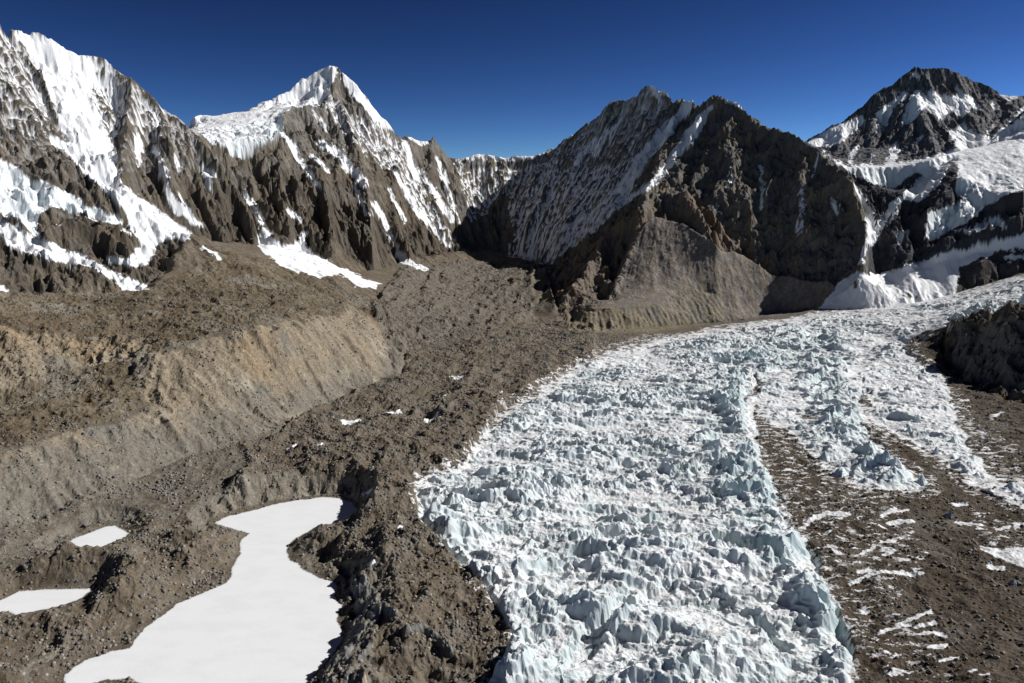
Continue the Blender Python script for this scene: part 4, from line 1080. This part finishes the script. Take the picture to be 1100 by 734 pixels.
# tents of the camp on the rubble
def tent_mesh(name, mat):
    vs = []; fs = []; nu, nv = 12, 5
    for j in range(nv):
        t = j / nv * math.pi / 2
        for i in range(nu):
            a = 2 * math.pi * i / nu; q = 1 + .06 * math.cos(4 * a)
            vs.append((.5 * math.cos(a) * math.cos(t) * q, .4 * math.sin(a) * math.cos(t) * q, .42 * math.sin(t)))
    vs.append((0, 0, .43))
    for j in range(nv - 1):
        for i in range(nu): fs.append((j * nu + i, j * nu + (i + 1) % nu, (j + 1) * nu + (i + 1) % nu, (j + 1) * nu + i))
    for i in range(nu): fs.append(((nv - 1) * nu + i, (nv - 1) * nu + (i + 1) % nu, nv * nu))
    me = bpy.data.meshes.new(name); me.from_pydata(vs, [], fs); me.materials.append(mat); return me
TM = {n: tent_mesh('tent', simple_mat(n + '_tent_cloth', c, tuple(v * .8 for v in c), .7, 2)) for n, c in (('blue', (.06,.12,.30)), ('orange', (.45,.17,.05)), ('white', (.60,.60,.58)))}
for n, cnt in (('blue', 34), ('orange', 12), ('white', 26)):
    for q in range(cnt):
        if rng.random() < .6: px, py = rng.normal(622, 20), rng.normal(368, 7)
        else: px, py = rng.uniform(575, 790), rng.uniform(350, 380)
        x, y = hit(px, py); _, i, j = ground(np.array([x]), np.array([y]))
        if ICE[i[0], j[0]] > .3 or R[i[0], j[0]] > 2600: continue
        put('tent', TM[n], x, y, rng.uniform(3.5, 6), 'tiny %s tent on grey rubble beside the far glacier edge' % n, 'tent', '%s tents of the camp by the ice' % n, sink=.02)

# loose stones nobody could count
def stones(name, n, weight, smin, smax, mat, label):
    w = (weight[:-1, :-1] * np.minimum(1, (900 / R[:-1, :-1])) ** .5).astype(np.float64).ravel(); area_ = (R[:-1, :-1] ** 2).ravel() * 1.0
    w = w * area_; w /= w.sum()
    idx = rng.choice(w.size, n, p=w); i, j = idx // (NC - 1), idx % (NC - 1)
    x = X[i, j] + rng.uniform(-.7, .7, n); y = Y[i, j] + rng.uniform(-.7, .7, n); z = Hf[i, j]
    ico = np.array([(0,0,1),(.894,0,.447),(.276,.851,.447),(-.724,.526,.447),(-.724,-.526,.447),(.276,-.851,.447),(.724,.526,-.447),(-.276,.851,-.447),(-.894,0,-.447),(-.276,-.851,-.447),(.724,-.526,-.447),(0,0,-1)])
    tri = np.array([(0,1,2),(0,2,3),(0,3,4),(0,4,5),(0,5,1),(1,6,2),(2,7,3),(3,8,4),(4,9,5),(5,10,1),(6,7,2),(7,8,3),(8,9,4),(9,10,5),(10,6,1)])
    s = smin + (smax - smin) * rng.random(n) ** 3
    v = ico[None, :11] * (s[:, None, None] * rng.uniform(.3, .62, (n, 11, 3))); v[..., 2] *= .8
    v += np.stack([x, y, z + s * .08], 1)[:, None]
    f = (tri[None] + (np.arange(n) * 11)[:, None, None]).reshape(-1, 3)
    me = bpy.data.meshes.new(name); co_ = v.reshape(-1, 3).astype(f4)
    me.vertices.add(len(co_)); me.vertices.foreach_set('co', co_.ravel()); me.loops.add(f.size); me.loops.foreach_set('vertex_index', f.ravel().astype(np.int32))
    me.polygons.add(len(f)); me.polygons.foreach_set('loop_start', np.arange(0, f.size, 3, dtype=np.int32)); me.polygons.foreach_set('loop_total', np.full(len(f), 3, np.int32)); me.update(calc_edges=True)
    me.materials.append(mat); o = bpy.data.objects.new(name, me); scol.objects.link(o); tag(o, label, 'stones', kind='stuff')
bare = (snow < .3) * (PONDM == 0) * (R < 2300) * (mtn < .2) * (np.abs(PX - 550) < 640) * (PY > 300) * (PY < 800)
clump = sstep(-.1, .5, fbm(X, Y, 60, 901, 4, .6)) + .12
stones('loose_stones', 34000, bare * clump * (1 - .7 * DEB) * (1 - .65 * np.clip(TER + SC, 0, 1)), 1.2, 6.0, M_grey, 'grey stones strewn over the debris and scree')
stones('loose_stones', 11000, bare * clump * (1 - .4 * DEB) * (1 - .5 * np.clip(TER + SC, 0, 1)), 1.1, 5.0, M_pale, 'pale stones strewn among the grey ones')
stones('loose_stones', 6000, bare * (clump * TER * .6 + .4 * DEB), 1.2, 4.4, M_brown, 'brown stones on the terrace and the right-hand moraine')
log("things")


# ------------------------------------------------------------------ light and camera
SUN_AZ, SUN_EL = math.radians(78), math.radians(35.5)      # azimuth clockwise from the view direction
sv = Vector((math.sin(SUN_AZ) * math.cos(SUN_EL), math.cos(SUN_AZ) * math.cos(SUN_EL), math.sin(SUN_EL)))
sd = bpy.data.lights.new('sun', 'SUN'); sd.energy = 5.0; sd.angle = math.radians(.53); sd.color = (1.0, .965, .91)
so = bpy.data.objects.new('sun', sd); so.rotation_euler = sv.to_track_quat('Z', 'Y').to_euler(); bpy.context.scene.collection.objects.link(so)
w = bpy.data.worlds.new('World'); bpy.context.scene.world = w; w.use_nodes = True
nt = w.node_tree; bg = nt.nodes['Background']
sk = nt.nodes.new('ShaderNodeTexSky'); sk.sky_type = 'NISHITA'; sk.sun_disc = False
sk.sun_elevation = SUN_EL; sk.sun_rotation = SUN_AZ; sk.altitude = 5800; sk.air_density = 1.0; sk.dust_density = .2; sk.ozone_density = 3.0
gm = nt.nodes.new('ShaderNodeGamma'); gm.inputs['Gamma'].default_value = 2.3
ml = nt.nodes.new('ShaderNodeVectorMath'); ml.operation = 'SCALE'; ml.inputs['Scale'].default_value = .105
nt.links.new(sk.outputs[0], gm.inputs['Color']); nt.links.new(gm.outputs[0], ml.inputs[0]); ml.operation = 'MULTIPLY'; ml.inputs[1].default_value = (.088, .068, .051); nt.links.new(ml.outputs[0], bg.inputs['Color']); bg.inputs['Strength'].default_value = .10

cd = bpy.data.cameras.new('camera'); cd.sensor_width = 36; cd.lens = 36 * FPX / 1100; cd.clip_start = 1; cd.clip_end = 40000
co = bpy.data.objects.new('camera', cd); co.rotation_euler = (math.pi / 2 - PITCH, 0, 0); bpy.context.scene.collection.objects.link(co)
sc = bpy.context.scene; sc.camera = co
sc.view_settings.view_transform = 'Standard'; sc.view_settings.look = 'None'; sc.view_settings.exposure = .3; sc.view_settings.gamma = 1
sc.view_settings.use_curve_mapping = False
sc.render.engine = 'CYCLES'; sc.cycles.use_denoising = True; sc.cycles.max_bounces = 4; sc.cycles.diffuse_bounces = 3
log("done")
